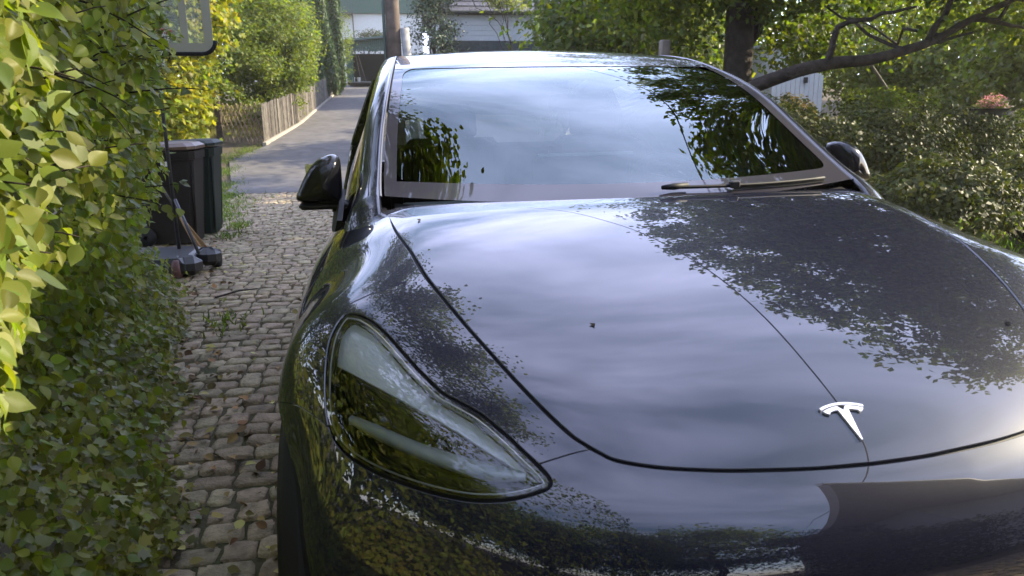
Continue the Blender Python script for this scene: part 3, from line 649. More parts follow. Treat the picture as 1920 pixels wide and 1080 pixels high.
#@@SETTING
# ================================================================== THE SETTING
SOIL = mat('soil', (.055, .042, .028), .95, .2, col2=(.085, .068, .045), scale=14, bump=.6, bscale=60)
ASPH = mat('asphalt', (.092, .085, .080), .9, .3, var=.22, scale=3, bump=.35, bscale=160, detail=8)
STONE = mat('cobble_stone', (.25, .20, .125), .85, .25, var=.30, scale=16, bump=.65, bscale=70, island=.22)
GRASS = leafmat('grass_blade', (.06, .10, .02), col2=(.10, .13, .03), scale=1.0)
LITTER = mat('dry_leaf', (.13, .085, .035), .85, .15, island=.6, col2=(.24, .18, .06), scale=3)
WOODG = mat('weathered_wood', (.112, .098, .082), .85, .25, var=.35, scale=7, bump=.4, bscale=40, island=.25)
WOODD = mat('dark_wood', (.055, .04, .03), .85, .25, var=.3, scale=9, bump=.4)
def sheet(name, xs, ys, m, dz=0., f=None, kind='structure'):
    X, Y = np.meshgrid(xs, ys); Z = zt(Y)+dz
    if f is not None: Z = Z+f(X, Y)
    V = np.stack([X.ravel(), Y.ravel(), Z.ravel()], 1); a, b = X.shape
    i, j = np.meshgrid(np.arange(a-1), np.arange(b-1), indexing='ij'); o = (i*b+j).ravel()
    return tag(mk(name, V, np.stack([o, o+1, o+b+1, o+b], 1), m, None, True), kind=kind)
yy = np.array(sorted(set(list(np.arange(-80, 200, 10.))+list(np.arange(-4, 60, 1.)))))
sheet('ground', np.concatenate([[-400, -120, -60, -30], np.arange(-20, 21, 2.), [30, 60, 120, 400]]), yy, SOIL, -.035)
def hedge_x(Y): return -1.19-.214*np.asarray(Y)
# ---- asphalt
rows = np.arange(13.0, 54, .5); V = []
def aleft(Y): return np.interp(Y, [13, 14, 17.8, 20.5, 49.2, 54], [-3.25, -3.3, -3.93, -3.35, -1.95, -1.8])
for y in rows:
    for q in np.linspace(0, 1, 9): V.append((aleft(y)*(1-q)+2.4*q, y-(.12*(q*9-2) if y < 13.2 else 0)*.3, zt(y)+.006))
b = 9; tag(mk('asphalt_road', V, [(i*b+j, i*b+j+1, (i+1)*b+j+1, (i+1)*b+j) for i in range(len(rows)-1) for j in range(b-1)], ASPH, None, True), kind='structure')
# ---- cobbles: every stone is modelled, all in one paving sheet
def cobbles():
    P = []; S = []
    pitch = .122; y = -1.9; r = 0
    while y < 13.25:
        rowoff = rng.random()*.12; x = -3.1+rowoff+.03*math.sin(r*.7)
        while x < 2.9:
            w = rng.uniform(.085, .150) if rng.random() < .85 else rng.uniform(.15, .18)
            xl = hedge_x(y)-.30
            yy_ = y+.035*math.sin(x*1.3+.4*math.sin(y))-.06*x*.25
            if x+w/2 > xl and (x < .0 or y < 0 or y > 4.9 or x > 1.0): P.append((x+w/2, yy_, rng.normal(0, .0045))); S.append((w-.012, pitch-.013*rng.uniform(.6, 1.5), rng.uniform(-.05, .05)))
            x += w
        y += pitch*rng.uniform(.94, 1.06); r += 1
    P = np.array(P); S = np.array(S); n = len(P)
    # top 4x4 grid, edges lowered, skirt below
    u = np.array([-.5, -.36, .0, .36, .5]); U, W = np.meshgrid(u, u); ed = (np.abs(U) > .45).astype(float)+(np.abs(W) > .45)
    z0 = np.where(ed == 0, .0, np.where(ed == 1, -.006, -.014)); 
    cx = U.ravel(); cy = W.ravel(); cz = z0.ravel(); k = 25
    corner = np.where(ed.ravel() == 2, .86, 1.)
    cs, sn = np.cos(S[:, 2]), np.sin(S[:, 2])
    jit = rng.normal(0, .0034, (n, k, 3))*np.array([1, 1, .75])
    lx = cx*corner*S[:, 0:1]; ly = cy*corner*S[:, 1:2]
    tiltx = rng.normal(0, .028, (n, 1)); tilty = rng.normal(0, .028, (n, 1))
    V = np.stack([P[:, 0:1]+lx*cs[:, None]-ly*sn[:, None], P[:, 1:2]+lx*sn[:, None]+ly*cs[:, None], np.broadcast_to(cz, (n, k))+P[:, 2:3]+lx*tiltx+ly*tilty], -1)+jit
    rim = [0, 1, 2, 3, 4, 9, 14, 19, 24, 23, 22, 21, 20, 15, 10, 5]
    sk = V[:, rim].copy(); sk[:, :, 2] = -.05; V = np.concatenate([V, sk], 1); kk = k+16
    Fq = [(i*5+j, i*5+j+1, i*5+j+6, i*5+j+5) for i in range(4) for j in range(4)]+[(rim[(i+1) % 16], rim[i], k+i, k+(i+1) % 16) for i in range(16)]
    F = (np.arange(n)*kk)[:, None, None]+np.array(Fq)[None]
    o = mk('cobblestone_drive', V.reshape(-1, 3), F.reshape(-1, 4), STONE, None, True); return tag(o, kind='structure')
cobbles()
sheet('joint_sand', np.linspace(-4.2, 3, 40), np.linspace(-2, 13.2, 80), mat('joint_sand', (.080, .060, .038), .95, .2, col2=(.045, .050, .018), scale=5, bump=.5, bscale=90), -.014, lambda X, Y: .004*np.sin(X*17)*np.sin(Y*13))
# fallen leaves
n = 900; Y = rng.uniform(.3, 12.8, n)**1.0; ed = rng.random(n); X = hedge_x(Y)+np.where(ed < .72, np.abs(rng.normal(0, .30, n))-.12, rng.uniform(0, 2.3, n))
P = np.stack([X, Y, np.full(n, .012)+rng.random(n)*.012], 1); keep = ~((np.abs(P[:, 0]) < .9) & (P[:, 1] < 5)); P = P[keep]
leaves('fallen_leaves', P, np.tile([0, 0, 1.], (len(P), 1)), rng.uniform(.025, .062, len(P)), OVATE, LITTER, tilt=.28, droop=0, kind='stuff')
n = 110; Y = rng.uniform(.5, 7, n); X = hedge_x(Y)+rng.uniform(.05, 1.0, n); P = np.stack([X, Y, np.full(n, .016)], 1); P = P[P[:, 0] < -.95]
leaves('fallen_yellow_leaves', P, np.tile([0, 0, 1.], (len(P), 1)), rng.uniform(.022, .045, len(P)), OVATE, mat('fallen_yellow', (.36, .32, .10), .7, .3, island=.35), tilt=.25, droop=0, kind='stuff')
def blades(name, P, h, m, kind='stuff', spread=.35):
    n = len(P); d = unit(rng.normal(0, 1, (n, 3))*[spread, spread, 0]+[0, 0, 1]); s = unit(np.cross(d, rng.normal(0, 1, (n, 3)))); hgt = h*rng.uniform(.4, 1.1, (n, 1)); wd = .004+.004*rng.random((n, 1)); bend = rng.normal(0, .3, (n, 3))*[1, 1, 0]*hgt
    V = np.stack([P-s*wd, P+s*wd, P+d*hgt*.6+s*wd*.8+bend*.3, P+d*hgt*.6-s*wd*.8+bend*.3, P+d*hgt+bend], 1).reshape(-1, 3); o = np.arange(n)[:, None]*5
    F = np.concatenate([o+np.array([[0, 1, 2]]), o+np.array([[0, 2, 3]]), o+np.array([[3, 2, 4]])]); ob = mk(name, V, F, m); ob['kind'] = kind; return ob
# weeds along the far edge of the cobbles and by the fence
Pw = []
for (x, y, r, n) in ((-2.36, 8.0, .06, 90), (-2.40, 8.9, .07, 160), (-2.75, 9.8, .14, 300), (-2.95, 11, .25, 500), (-3.2, 12.5, .2, 500), (-3.45, 14, .16, 380), (-3.75, 16, .16, 380), (-4.0, 18, .2, 500), (-3.75, 19.4, .16, 400), (-1.75, 4.2, .08, 60)):
    q = rng.normal(0, r, (n, 2)); q[:, 1] *= 2.4; Pw.append(np.stack([x+q[:, 0], y+q[:, 1], zt(y+q[:, 1])], 1))
blades('weeds', np.concatenate(Pw), .07, GRASS)
n = 26000; X = rng.uniform(-9, -3.5, n); Y = rng.uniform(13, 34, n); k = (X < np.interp(Y, [13, 18, 20.5, 49], [-3.6, -4.2, -3.7, -2.3])) & ((Y > 22.2) | (X < -4.95))
blades('left_garden_grass', np.stack([X[k], Y[k], zt(Y[k])], 1), .30, mat('dry_grass', (.20, .17, .07), .8, .2, island=.4, transl=.35))
n = 22000; X = rng.uniform(2.6, 12, n); Y = rng.uniform(2.5, 12, n); blades('lawn_grass', np.stack([X, Y, np.full(n, -.03)], 1), .12, leafmat('lawn_blade', (.10, .17, .025), transl=.5))
# ------------------------------------------------------------------ LEFT HEDGE
hedge = empty('hedge', (-2.2, 2.6, 0), 'tall broad-leaved green hedge on the left edge of the cobbled drive, close to the camera', 'hedge')
def nz(y, z): return .12*np.sin(2.1*y+1.3*z)+.09*np.sin(3.7*y-2.3*z+1)+.06*np.sin(7.1*y+5.3*z)
def hface(y, z): return hedge_x(y)+nz(y, z)*.7-.20+.16*np.clip((z-1.0), 0, 2)-.25*np.clip((.9-z), 0, .9)-.22*np.clip(1.6-y, 0, 1.2)*np.clip((1.15-z)*2, 0, 1)
n = 27000; y = np.concatenate([rng.uniform(-5, 0, int(n*.2)), rng.uniform(0, 3.2, int(n*.42)), rng.uniform(3.2, 6.35, n-int(n*.2)-int(n*.42))]); z = rng.uniform(.18, 3.25, n); dpt = rng.exponential(.13, n)-.06
x = hface(y, z)-np.clip(dpt, -.12, 1.1); topround = np.clip(z-2.7, 0, 1); x -= topround*.5; endr = np.clip(y-5.95, 0, 1); x -= endr*.6*rng.random(n)
P = np.stack([x, y, z], 1); dcam = np.linalg.norm(P-CAM, axis=1); keep = dcam > .52
P = P[keep]; m_ = len(P)
nr = np.stack([np.full(m_, .95), np.full(m_, -.25), np.full(m_, .55)], 1)
size = rng.uniform(.036, .070, m_)*np.where(rng.random(m_) < .2, .7, 1)
leaves('foliage', P, nr, size, OVATE, HEDGE, hedge, tilt=.5, droop=.75)
# sprays standing out of the face
n = 4200; y = rng.uniform(-.4, 5.6, n); q = rng.random(n); x = hedge_x(y)-q*.60-.02+rng.normal(0, .04, n); z = .05+.66*q**1.1+np.abs(rng.normal(0, .07, n)); P = np.stack([x, y, z], 1); P = P[np.linalg.norm(P-CAM, axis=1) > .6]
leaves('low_leaves', P, np.tile([.7, -.2, .8], (len(P), 1)), rng.uniform(.028, .055, len(P)), OVATE, HEDGE, hedge, tilt=.45, droop=.6)
SP = []; SN_ = []; tw = MB()
def spray(p0, d, L, nl):
    d = unit(np.array(d, float)); pts = []; c = np.array(p0, float); seg = 7
    for i in range(seg+1): pts.append(tuple(c)); c = c+d*L/seg; d = unit(d+np.array([0, 0, -.06])+rng.normal(0, .06, 3))
    if np.linalg.norm(np.array(pts)-CAM, axis=1).min() > 1.3: tw.tube(pts, list(np.linspace(.005, .0018, seg+1)), 5)
    for i in range(nl):
        q = (i+1)/nl*seg; k = min(int(q), seg-1); p = np.array(pts[k])*(1-q+k)+np.array(pts[k+1])*(q-k); sd_ = rng.normal(0, 1, 3); SP.append(p+sd_*.012); SN_.append((.5, -.4, .8))
for _ in range(210):
    y0 = rng.uniform(.9, 6.0); z0 = rng.uniform(.85, 2.9); p = (float(hface(y0, z0))-.12, y0, z0)
    spray(p, (1, rng.normal(-.2, .5), rng.normal(.25, .4)), rng.uniform(.22, .42), 9)
for (y0, z0, dz) in ((.15, 1.42, .1), (.30, 1.56, .1), (.22, 1.30, -.05), (.5, 1.50, .1), (.45, 1.34, 0), (.6, 1.66, .0), (.7, 1.22, .1), (.9, 1.45, .1), (1.0, 1.05, .2), (.35, 1.18, -.1), (.8, 1.62, .1), (1.2, 1.3, 0)):
    spray((float(hface(y0, z0))-.20, y0, z0), (1, -.15, dz), .32, 13)
P = np.array(SP); k = np.linalg.norm(P-CAM, axis=1) > .48; P = P[k]; nr = np.array(SN_)[k]
leaves('shoot_leaves', P, nr, rng.uniform(.034, .062, len(P)), OVATE, HEDGE, hedge, tilt=.45, droop=.6)
for _ in range(170):
    y0 = rng.uniform(1.3, 6.1); z0 = rng.uniform(0, 2.2); x0 = float(hedge_x(y0))-rng.uniform(.62, .95)
    pts = [(x0, y0, z0)]
    for i in range(5): p = pts[-1]; pts.append((p[0]+rng.normal(.03, .05), p[1]+rng.normal(0, .10), p[2]+rng.uniform(.08, .24)))
    if np.linalg.norm(np.array(pts)-CAM, axis=1).min() > 1.3: tw.tube(pts, list(np.linspace(.011, .003, 6)), 5)
tw.build('branches', BARK, hedge, True)
# ivy carpet at its foot
n = 12000; y = rng.uniform(-.6, 5.2, n); q = rng.random(n)**1.1; prof_x = hedge_x(y)+.18*np.clip(1.6-np.abs(y-1.2), 0, 1.6)/1.6*0+.02
x = prof_x-q*.62+rng.normal(0, .03, n)+.05*np.sin(y*5); z = .02+.62*q**1.15+rng.normal(0, .035, n)+.05*np.sin(6*y+3*q); P = np.stack([x, y, np.maximum(z, .015)], 1)
k = np.linalg.norm(P-CAM, axis=1) > .5; P = P[k]
leaves('ivy', P, np.tile([.6, -.2, .9], (len(P), 1)), rng.uniform(.024, .05, len(P)), IVY, IVYM, tilt=.42, droop=.45, kind='stuff')
# ------------------------------------------------------------------ generic crown builder
def blob(c, r, n, shell=.55):
    d = unit(rng.normal(0, 1, (n, 3))); q = shell+(1-shell)*rng.random((n, 1))**.7; return np.array(c)+d*np.array(r)*q, d
def clumps(ells, ncl, per, crad, shell=.5):
    """leaf clumps spread over ellipsoids -> positions, normals"""
    w = np.array([e[1][0]*e[1][1]*e[1][2] for e in ells])**.67; w /= w.sum(); P = []; Nn = []
    for (c, r), f in zip(ells, w):
        k = max(3, int(ncl*f)); cc, dd = blob(c, r, k, shell)
        for p, d in zip(cc, dd):
            m = int(per*rng.uniform(.5, 1.4)); g = rng.normal(0, crad*rng.uniform(.7, 1.2), (m, 3))*[1, 1, .6]; P.append(p+g); Nn.append(np.tile(d*.5+[0, 0, .8], (m, 1)))
    return np.concatenate(P), np.concatenate(Nn)
def limb(mb, p0, p1, r0, r1, seg=7, wob=.06, n=9):
    p0, p1 = np.array(p0, float), np.array(p1, float); L = np.linalg.norm(p1-p0); pts = []
    for i in range(seg+1):
        t = i/seg; q = p0*(1-t)+p1*t+(rng.normal(0, wob*L/4, 3) if 0 < i < seg else 0); pts.append(tuple(q))
    mb.tube(pts, list(np.linspace(r0, r1, seg+1)), n); return pts
def tree(name, base, label, cat, ells, ncl, per, crad, lsize, m, tmpl=SMALL, trunk_r=.2, top=None, limbs=8, group=None, shell=.5):
    t = empty(name, base, label, cat, group); P, Nn = clumps(ells, ncl, per, crad, shell)
    leaves('crown', P, Nn, rng.uniform(.7, 1.25, len(P))*lsize, tmpl, m, t, tilt=.6, droop=.4)
    mb = MB(); b = np.array(base, float); tp = np.array(top if top is not None else ells[0][0], float); pts = limb(mb, b-[0, 0, .1], tp, trunk_r, trunk_r*.45, 9, .05, 12)
    for i in range(limbs):
        (c, r) = ells[i % len(ells)]; q, _ = blob(c, np.array(r)*.8, 1, .6); s = pts[rng.integers(3, 9)]; p2 = limb(mb, s, q[0], trunk_r*.32, .015, 7, .12, 7)
        for _ in range(2): q2 = np.array(p2[5])+rng.normal(0, .25, 3)*np.array(r); limb(mb, p2[rng.integers(2, 6)], q2, trunk_r*.12, .008, 5, .12, 5)
    mb.build('trunk', BARK, t, True); return t
# ---- the big tree on the right: crown hangs over the drive
big = empty('broadleaf_tree', (4.55, 9.7, 0), 'large spreading tree with dark trunk and long low limb right of the car', 'tree')
E1 = [((6.7, 7.4, 6.0), (3.4, 5.7, 2.2))]
P1, N1 = clumps(E1, 1150, 66, .17, .3)
E2 = [((3.7, 10.4, 3.0), (1.5, 1.4, .8)), ((5.2, 10.2, 3.2), (2.2, 1.8, .9)), ((8.2, 8.0, 3.35), (3.2, 2.4, .9)), ((10.5, 9.5, 3.0), (3, 2.5, 1.2)), ((9.2, 13.5, 3.1), (2.6, 1.5, .9)), ((6.6, 11.2, 2.55), (1.3, 1.0, .50)), ((7.3, 12.0, 2.2), (.7, .6, .40)), ((4.6, 12.6, 4.6), (2.6, 3, 1.6))]
P2, N2 = clumps(E2, 420, 95, .26, .2)
k = ~((P2[:, 2] < 1.95) | (P2[:, 0] < .245*P2[:, 1]-.50) | ((P2[:, 0] < 2.2) & (P2[:, 1] < 8)))
P = np.concatenate([P1, P2[k]]); Nn = np.concatenate([N1, N2[k]])
leaves('crown', P, Nn, np.where(np.arange(len(P)) < len(P1), rng.uniform(.11, .17, len(P)), rng.uniform(.085, .14, len(P))), SMALL, TREEL, big, tilt=.7, droop=.5)
mb = MB()
limb(mb, (4.62, 9.7, -.1), (4.72, 9.9, 4.4), .24, .17, 10, .012, 14); limb(mb, (4.8, 9.9, 4.3), (6.4, 9, 7.2), .13, .04); limb(mb, (4.7, 9.85, 3.0), (2.6, 10.4, 4.2), .09, .02); limb(mb, (4.75, 9.9, 3.8), (5.6, 12, 6), .1, .03); limb(mb, (4.5, 9.7, 1.2), (5.4, 10.4, 3.4), .13, .06)
low = [(4.45, 9.5, .9), (4.1, 8.7, 1.45), (4.4, 8.05, 1.72), (5.02, 8.0, 1.86), (5.55, 8.0, 1.90), (6.06, 8.0, 2.02), (6.45, 8.0, 2.14), (6.9, 7.95, 2.38), (7.6, 7.9, 2.70), (8.6, 7.6, 3.3), (9.4, 7.2, 4.0)]
mb.tube([tuple(p) for p in catmull(np.array(low), 4)], list(np.linspace(.10, .022, (len(low)-1)*4+1)), 10)
limb(mb, (6.35, 8, 2.12), (6.75, 7.6, 3.2), .045, .02); limb(mb, (4.95, 8, 1.85), (5.0, 7.9, 2.3), .05, .035); limb(mb, (5.0, 7.9, 2.28), (5.9, 7.7, 2.5), .035, .015); limb(mb, (7.0, 7.95, 2.42), (8.3, 8.4, 2.35), .04, .012)
limb(mb, (6.2, 8, 2.05), (6.9, 7.9, 2.22), .03, .015); limb(mb, (7.7, 7.9, 2.7), (8.6, 6.6, 2.6), .03, .01)
for _ in range(26):
    q = P[rng.integers(len(P))]; s = np.array(low[rng.integers(5, 11)]) if q[2] < 4 else np.array([4.8+rng.random()*1.4, 9.6, 4.2+rng.random()*2.5]); limb(mb, s, q, .03, .008, 7, .10, 6)
mb.build('trunk', BARK, big, True)
# ---- left tree behind the hedge: a limb reaches over the near wing of the car
lt = empty('overhanging_tree', (-3.6, 4.2, 0), 'tree behind the left hedge whose leafy branch reaches over the car', 'tree')
ells = [((-1.6, 5.9, 4.15), (.50, .9, .35)), ((-1.2, 4.4, 4.05), (.50, .9, .35)), ((-.98, 3.1, 4.0), (.52, .7, .3)), ((-1.02, 1.9, 4.0), (.52, .8, .35)), ((-1.1, .7, 4.0), (.55, .7, .3)), ((-3.8, 4.2, 5.2), (1.3, 2.6, 1.3)), ((-4.6, 7.5, 4.6), (1.5, 2, 1.3))]
P, Nn = clumps(ells, 1250, 85, .12, .1); leaves('crown', P, Nn, rng.uniform(.032, .055, len(P)), OVATE, HEDGE, lt, tilt=.6, droop=.6)
mb = MB(); limb(mb, (-3.6, 4.2, -.1), (-3.4, 4.3, 3.6), .15, .10); limb(mb, (-3.4, 4.3, 3.5), (-1.0, 4.0, 4.0), .07, .03); limb(mb, (-1.0, 4.0, 4.0), (-.75, .6, 4.0), .03, .008); limb(mb, (-1.1, 4.0, 4.0), (-1.6, 6.5, 4.2), .03, .008); limb(mb, (-3.4, 4.3, 3.5), (-4.2, 5, 5.6), .09, .02)
for e in ells[:5]:
    for _ in range(4): q, _d = blob(e[0], e[1], 1, .7); limb(mb, e[0], q[0], .012, .004, 4, .1, 5)
mb.build('trunk', BARK, lt, True)
# ------------------------------------------------------------------ bins, hoop, broom
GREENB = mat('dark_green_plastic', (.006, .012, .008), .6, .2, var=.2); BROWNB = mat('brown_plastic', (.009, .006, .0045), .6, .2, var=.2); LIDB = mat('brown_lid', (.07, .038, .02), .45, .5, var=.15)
def bin_(base, body, lidm, label, lid_open=0.):
    t = empty('wheelie_bin', base, label, 'wheelie bin', 'wheelie bins at the hedge end'); x0, y0, z0 = base
    def ringb(z, w, d, r=.05): return [(x0+sx*(w/2-(r if k else 0)), y0+sy*(d/2-(0 if k else r)), z) for sx, sy, ks in ((1, -1, (1, 0)), (1, 1, (0, 1)), (-1, 1, (1, 0)), (-1, -1, (0, 1))) for k in ks]
    prof = [(.02, .50, .46), (.10, .51, .47), (.55, .57, .53), (.86, .62, .57), (.90, .63, .58), (.905, .66, .61), (.985, .67, .62), (.99, .64, .59), (.95, .60, .55)]
    V = []; 
    for z, w, d in prof: V += ringb(z, w, d)
    F_ = [tuple(range(7, -1, -1))]+[(i*8+j, i*8+(j+1) % 8, (i+1)*8+(j+1) % 8, (i+1)*8+j) for i in range(len(prof)-1) for j in range(8)]
    mk('body', V, F_, body, t)
    mb = MB(); V = []; pl = [(.99, .69, .64), (1.02, .69, .64), (1.055, .60, .52), (1.07, .40, .30)]
    for z, w, d in pl: V += [(a, b_, c_+lid_open*(a-(x0-.33))) for a, b_, c_ in ringb(z, w, d, .07)]
    mb.add(V, [tuple(range(7, -1, -1))]+[(i*8+j, i*8+(j+1) % 8, (i+1)*8+(j+1) % 8, (i+1)*8+j) for i in range(3) for j in range(8)]+[tuple(range(24, 32))]); mb.build('lid', lidm, t)
    for s in (-1, 1): MB().lathe([(.02, -.03), (.10, -.03), (.105, 0), (.10, .03), (.02, .03)], (x0-.24, y0+s*.25, .105), 'Y', 20).build('wheel', RUBBER, t, True)
    MB().tube([(x0-.36, y0-.22, .97), (x0-.37, y0+.22, .97)], .016, 8).build('handle', body, t)
    # stiffening ribs on the corners
    for s in (-1, 1):
        MB().tube([(x0+.245, y0+s*.215, .06), (x0+.30, y0+s*.268, .88)], .012, 6).build('corner_rib', body, t, True)
    return t
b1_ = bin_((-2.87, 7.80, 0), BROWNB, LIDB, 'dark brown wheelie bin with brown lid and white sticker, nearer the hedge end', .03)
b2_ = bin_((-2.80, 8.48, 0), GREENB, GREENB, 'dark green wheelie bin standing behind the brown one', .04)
mk('sticker', [(-2.87, 7.505, .84), (-2.77, 7.505, .84), (-2.77, 7.497, .89), (-2.87, 7.497, .89)], [(0, 1, 2, 3)], mat('sticker_paper', (.6, .58, .55), .5, .4), b1_)
hoop = empty('basketball_hoop', (-2.5, 6.1, 0), 'portable basketball hoop with black wheeled base, pole and clear backboard by the hedge', 'basketball hoop')
HB = mat('hoop_base_plastic', (.018, .018, .019), .38, .5, var=.25); STEEL = mat('dark_steel', (.05, .05, .055), .45, .5, metal=.6); FRAMEG = mat('grey_frame', (.27, .26, .20), .5, .4)
mb = MB(); mb.box((-2.62, 6.10, .10), (.62, .72, .15), bev=.04); bse = mb.build('base', HB, hoop)
MB().box((-2.35, 5.86, .10), (.26, .20, .16), rz=-.5, bev=.05).build('wheel_housing', HB, bse); MB().box((-2.22, 6.13, .12), (.22, .17, .16), rz=-.5, bev=.05).build('wheel_housing', HB, bse)
for c in ((-2.41, 5.80, .085), (-2.17, 6.22, .085)): 
    MB().lathe([(.015, -.035), (.075, -.035), (.085, -.02), (.085, .02), (.075, .035), (.015, .035)], c, 'X', 22).build('wheel', mat('wheel_plastic', (.10, .045, .04), .5, .4) if c[0] < -2.3 else RUBBER, bse, True)
MB().tube([(-2.5, 6.3, .12), (-2.5, 6.3, 2.0), (-2.5, 6.42, 2.3)], .016, 10).build('pole', STEEL, hoop, True)
MB().tube([(-2.27, 6.0, .17), (-2.48, 6.28, .62)], .014, 8).build('brace', STEEL, hoop, True)
# backboard: rounded panel facing the drive, clear with a grey frame
def rrect(w, h, r, k=7):
    o = []
    for cx, cy, a0 in ((w/2-r, h/2-r, 0), (-w/2+r, h/2-r, 90), (-w/2+r, -h/2+r, 180), (w/2-r, -h/2+r, 270)):
        for q in np.linspace(0, 90, k): a = math.radians(a0+q); o.append((cx+r*math.cos(a), cy+r*math.sin(a)))
    return o
BC = np.array([-2.53, 6.6, 2.275]); rot = .10
def bpl(u, v, w): return tuple(BC+np.array([u*math.cos(rot)-w*math.sin(rot), u*math.sin(rot)+w*math.cos(rot), v]))
def frame(name, w, h, r, th, d0, d1, m, par, du=0, dv=0):
    a = rrect(w, h, r); b = rrect(w-2*th, h-2*th, max(.005, r-th)); n = len(a); V = [bpl(x+du, y+dv, d) for d in (d0, d1) for q in (a, b) for x, y in q]; F_ = []
    for i in range(n):
        j = (i+1) % n; F_ += [(i, j, n+j, n+i), (2*n+j, 2*n+i, 3*n+i, 3*n+j), (j, i, 2*n+i, 2*n+j), (n+i, n+j, 3*n+j, 3*n+i)]
    return mk(name, V, F_, m, par)
bb = frame('backboard', .90, .74, .10, .075, -.014, .014, FRAMEG, hoop)
CLEARP = bpy.data.materials.new('clear_panel'); CLEARP.use_nodes = True; t_ = CLEARP.node_tree; p_ = t_.nodes['Principled BSDF']; p_.inputs['Base Color'].default_value = (.55, .60, .55, 1); p_.inputs['Roughness'].default_value = .25
tr_ = N(t_, 'ShaderNodeBsdfTransparent'); mx_ = N(t_, 'ShaderNodeMixShader'); mx_.inputs[0].default_value = .35; t_.links.new(tr_.outputs[0], mx_.inputs[1]); t_.links.new(p_.outputs[0], mx_.inputs[2]); t_.links.new(mx_.outputs[0], t_.nodes['Material Output'].inputs[0])
q = rrect(.76, .60, .03); mk('clear_panel', [bpl(x, y, 0) for x, y in q], [tuple(range(len(q)))], CLEARP, bb)
MB().box(bpl(.215, 0, 0), (.06, .02, .60), rz=rot).build('frame_bar', FRAMEG, bb)
a = rrect(.93, .77, .115); n = len(a); sel = [i for i in range(n) if a[i][1] < .0]; a2 = [a[i] for i in sel]
MB().tube([bpl(x, y, 0) for x, y in sorted(a2, key=lambda p: math.atan2(p[1], p[0]))], .020, 8).build('edge_padding', RUBBER, bb, True)
w = MB(); rc = bpl(-.05, -.22, -.26); w.tube([(rc[0]+.19*math.cos(t), rc[1]+.19*math.sin(t), rc[2]) for t in np.linspace(0, 2*math.pi, 29)], .008, 6, False); w.tube([(rc[0], rc[1]+.19, rc[2]), bpl(-.05, -.22, 0)], .012, 6); rim = w.build('rim', mat('rim_orange', (.25, .06, .02), .5, .4), hoop, True)
w = MB()
for i in range(12):
    a0 = i*math.pi/6
    for s in (1, -1):
        w.tube([(rc[0]+r_*math.cos(a0+s*k_), rc[1]+r_*math.sin(a0+s*k_), rc[2]-z_) for r_, k_, z_ in ((.19, 0, 0), (.15, .26, .10), (.115, .52, .20), (.10, .78, .30))], .003, 4)
w.build('net', mat('net_cord', (.6, .58, .52), .8, .2), rim)
broom = empty('broom', (-2.40, 6.55, 0), 'straw broom lying behind the hoop base with its bristles on the cobbles', 'broom')
w = MB(); w.tube([(-2.52, 6.62, .40), (-3.0, 6.9, 1.25)], .012, 8); w.build('broomstick', WOODG, broom, True)
w = MB()
for i in range(60):
    a0 = rng.normal(0, .085); w.tube([(-2.53, 6.62+a0*.2, .42), (-2.33+rng.normal(0, .015), 6.52+a0, .10+rng.random()*.03)], [.005, .003], 4)
w.build('bristles', mat('straw', (.22, .13, .055), .8, .2, island=.3), broom)
tag(MB().tube([(-1.95, 4.9, .02), (-1.80, 5.05, .03), (-1.68, 5.12, .02)], [.008, .007, .004], 6).build('fallen_twig', BARK), 'thin brown twig lying on the cobbles in front of the hoop base', 'twig')
# ------------------------------------------------------------------ fences
post = tag(MB().box((-4.78, 21.8, zt(21.8)+.60), (.16, .16, 1.25), bev=.02).box((-4.78, 21.8, zt(21.8)+1.245), (.12, .12, .05)).build('gate_post', WOODD), 'dark square wooden post at the left end of the lattice fence', 'post')
lat = empty('lattice_fence', (-4.05, 21.1, zt(21.1)), 'short section of brown criss-cross lattice fence beside the dark post', 'fence')
A_, B_ = np.array([-4.68, 21.75]), np.array([-3.46, 20.52]); L_ = np.linalg.norm(B_-A_); du = (B_-A_)/L_; nn_ = np.array([-du[1], du[0]]); zb = zt(21.)+.02; H_ = 1.02
for lay, s in ((0, 1), (1, -1)):
    mb = MB()
    for u0 in np.arange(-.9, L_+.9, .20):
        pts = []
        for v in np.linspace(0, 1, 40):
            u = u0+(s*v*.62 if s > 0 else -v*.62+.62*0)
            if 0 <= u <= L_: pts.append((u, v*H_+.04*math.sin(u*9)))
        if len(pts) < 6: continue
        (ua, va), (ub, vb) = pts[0], pts[-1]; off = .012*(1 if lay else -1)
        pa = A_+du*ua+nn_*off; pb = A_+du*ub+nn_*off
        mb.tube([(pa[0], pa[1], zb+va), (pb[0], pb[1], zb+vb)], .021, 4)
    mb.build('lattice_slats', mat('lattice_wood', (.24, .18, .12), .8, .25, var=.2, island=.2), lat)
pf = empty('picket_fence', (-3.0, 28, zt(28)), 'long weathered grey board fence rising along the left side of the asphalt drive', 'fence')
fx = lambda y: np.interp(y, [20.5, 25.7, 49.2], [-3.44, -2.94, -2.06])
mb = MB(); y = 20.5
while y < 49.5:
    w_ = .105; h_ = .98+rng.normal(0, .015); x = float(fx(y)); mb.box((x+rng.normal(0, .006), y, zt(y)+.10+h_/2), (.022, w_-.018, h_), rz=-.05+rng.normal(0, .02)); y += w_
mb.build('boards', WOODG, pf)
for dz in (.35, .85):
    mb = MB(); mb.tube([(float(fx(y))-.035, y, zt(y)+.1+dz) for y in np.arange(20.5, 49.6, 2.)], .03, 4); mb.build('rail', WOODG, pf)
mb = MB(); mb.tube([(float(fx(y))+.01, y, zt(y)+.03) for y in np.arange(20.4, 49.6, 2.)], .07, 4); mb.build('plinth', mat('plinth_concrete', (.28, .25, .21), .9, .2, var=.2), pf)
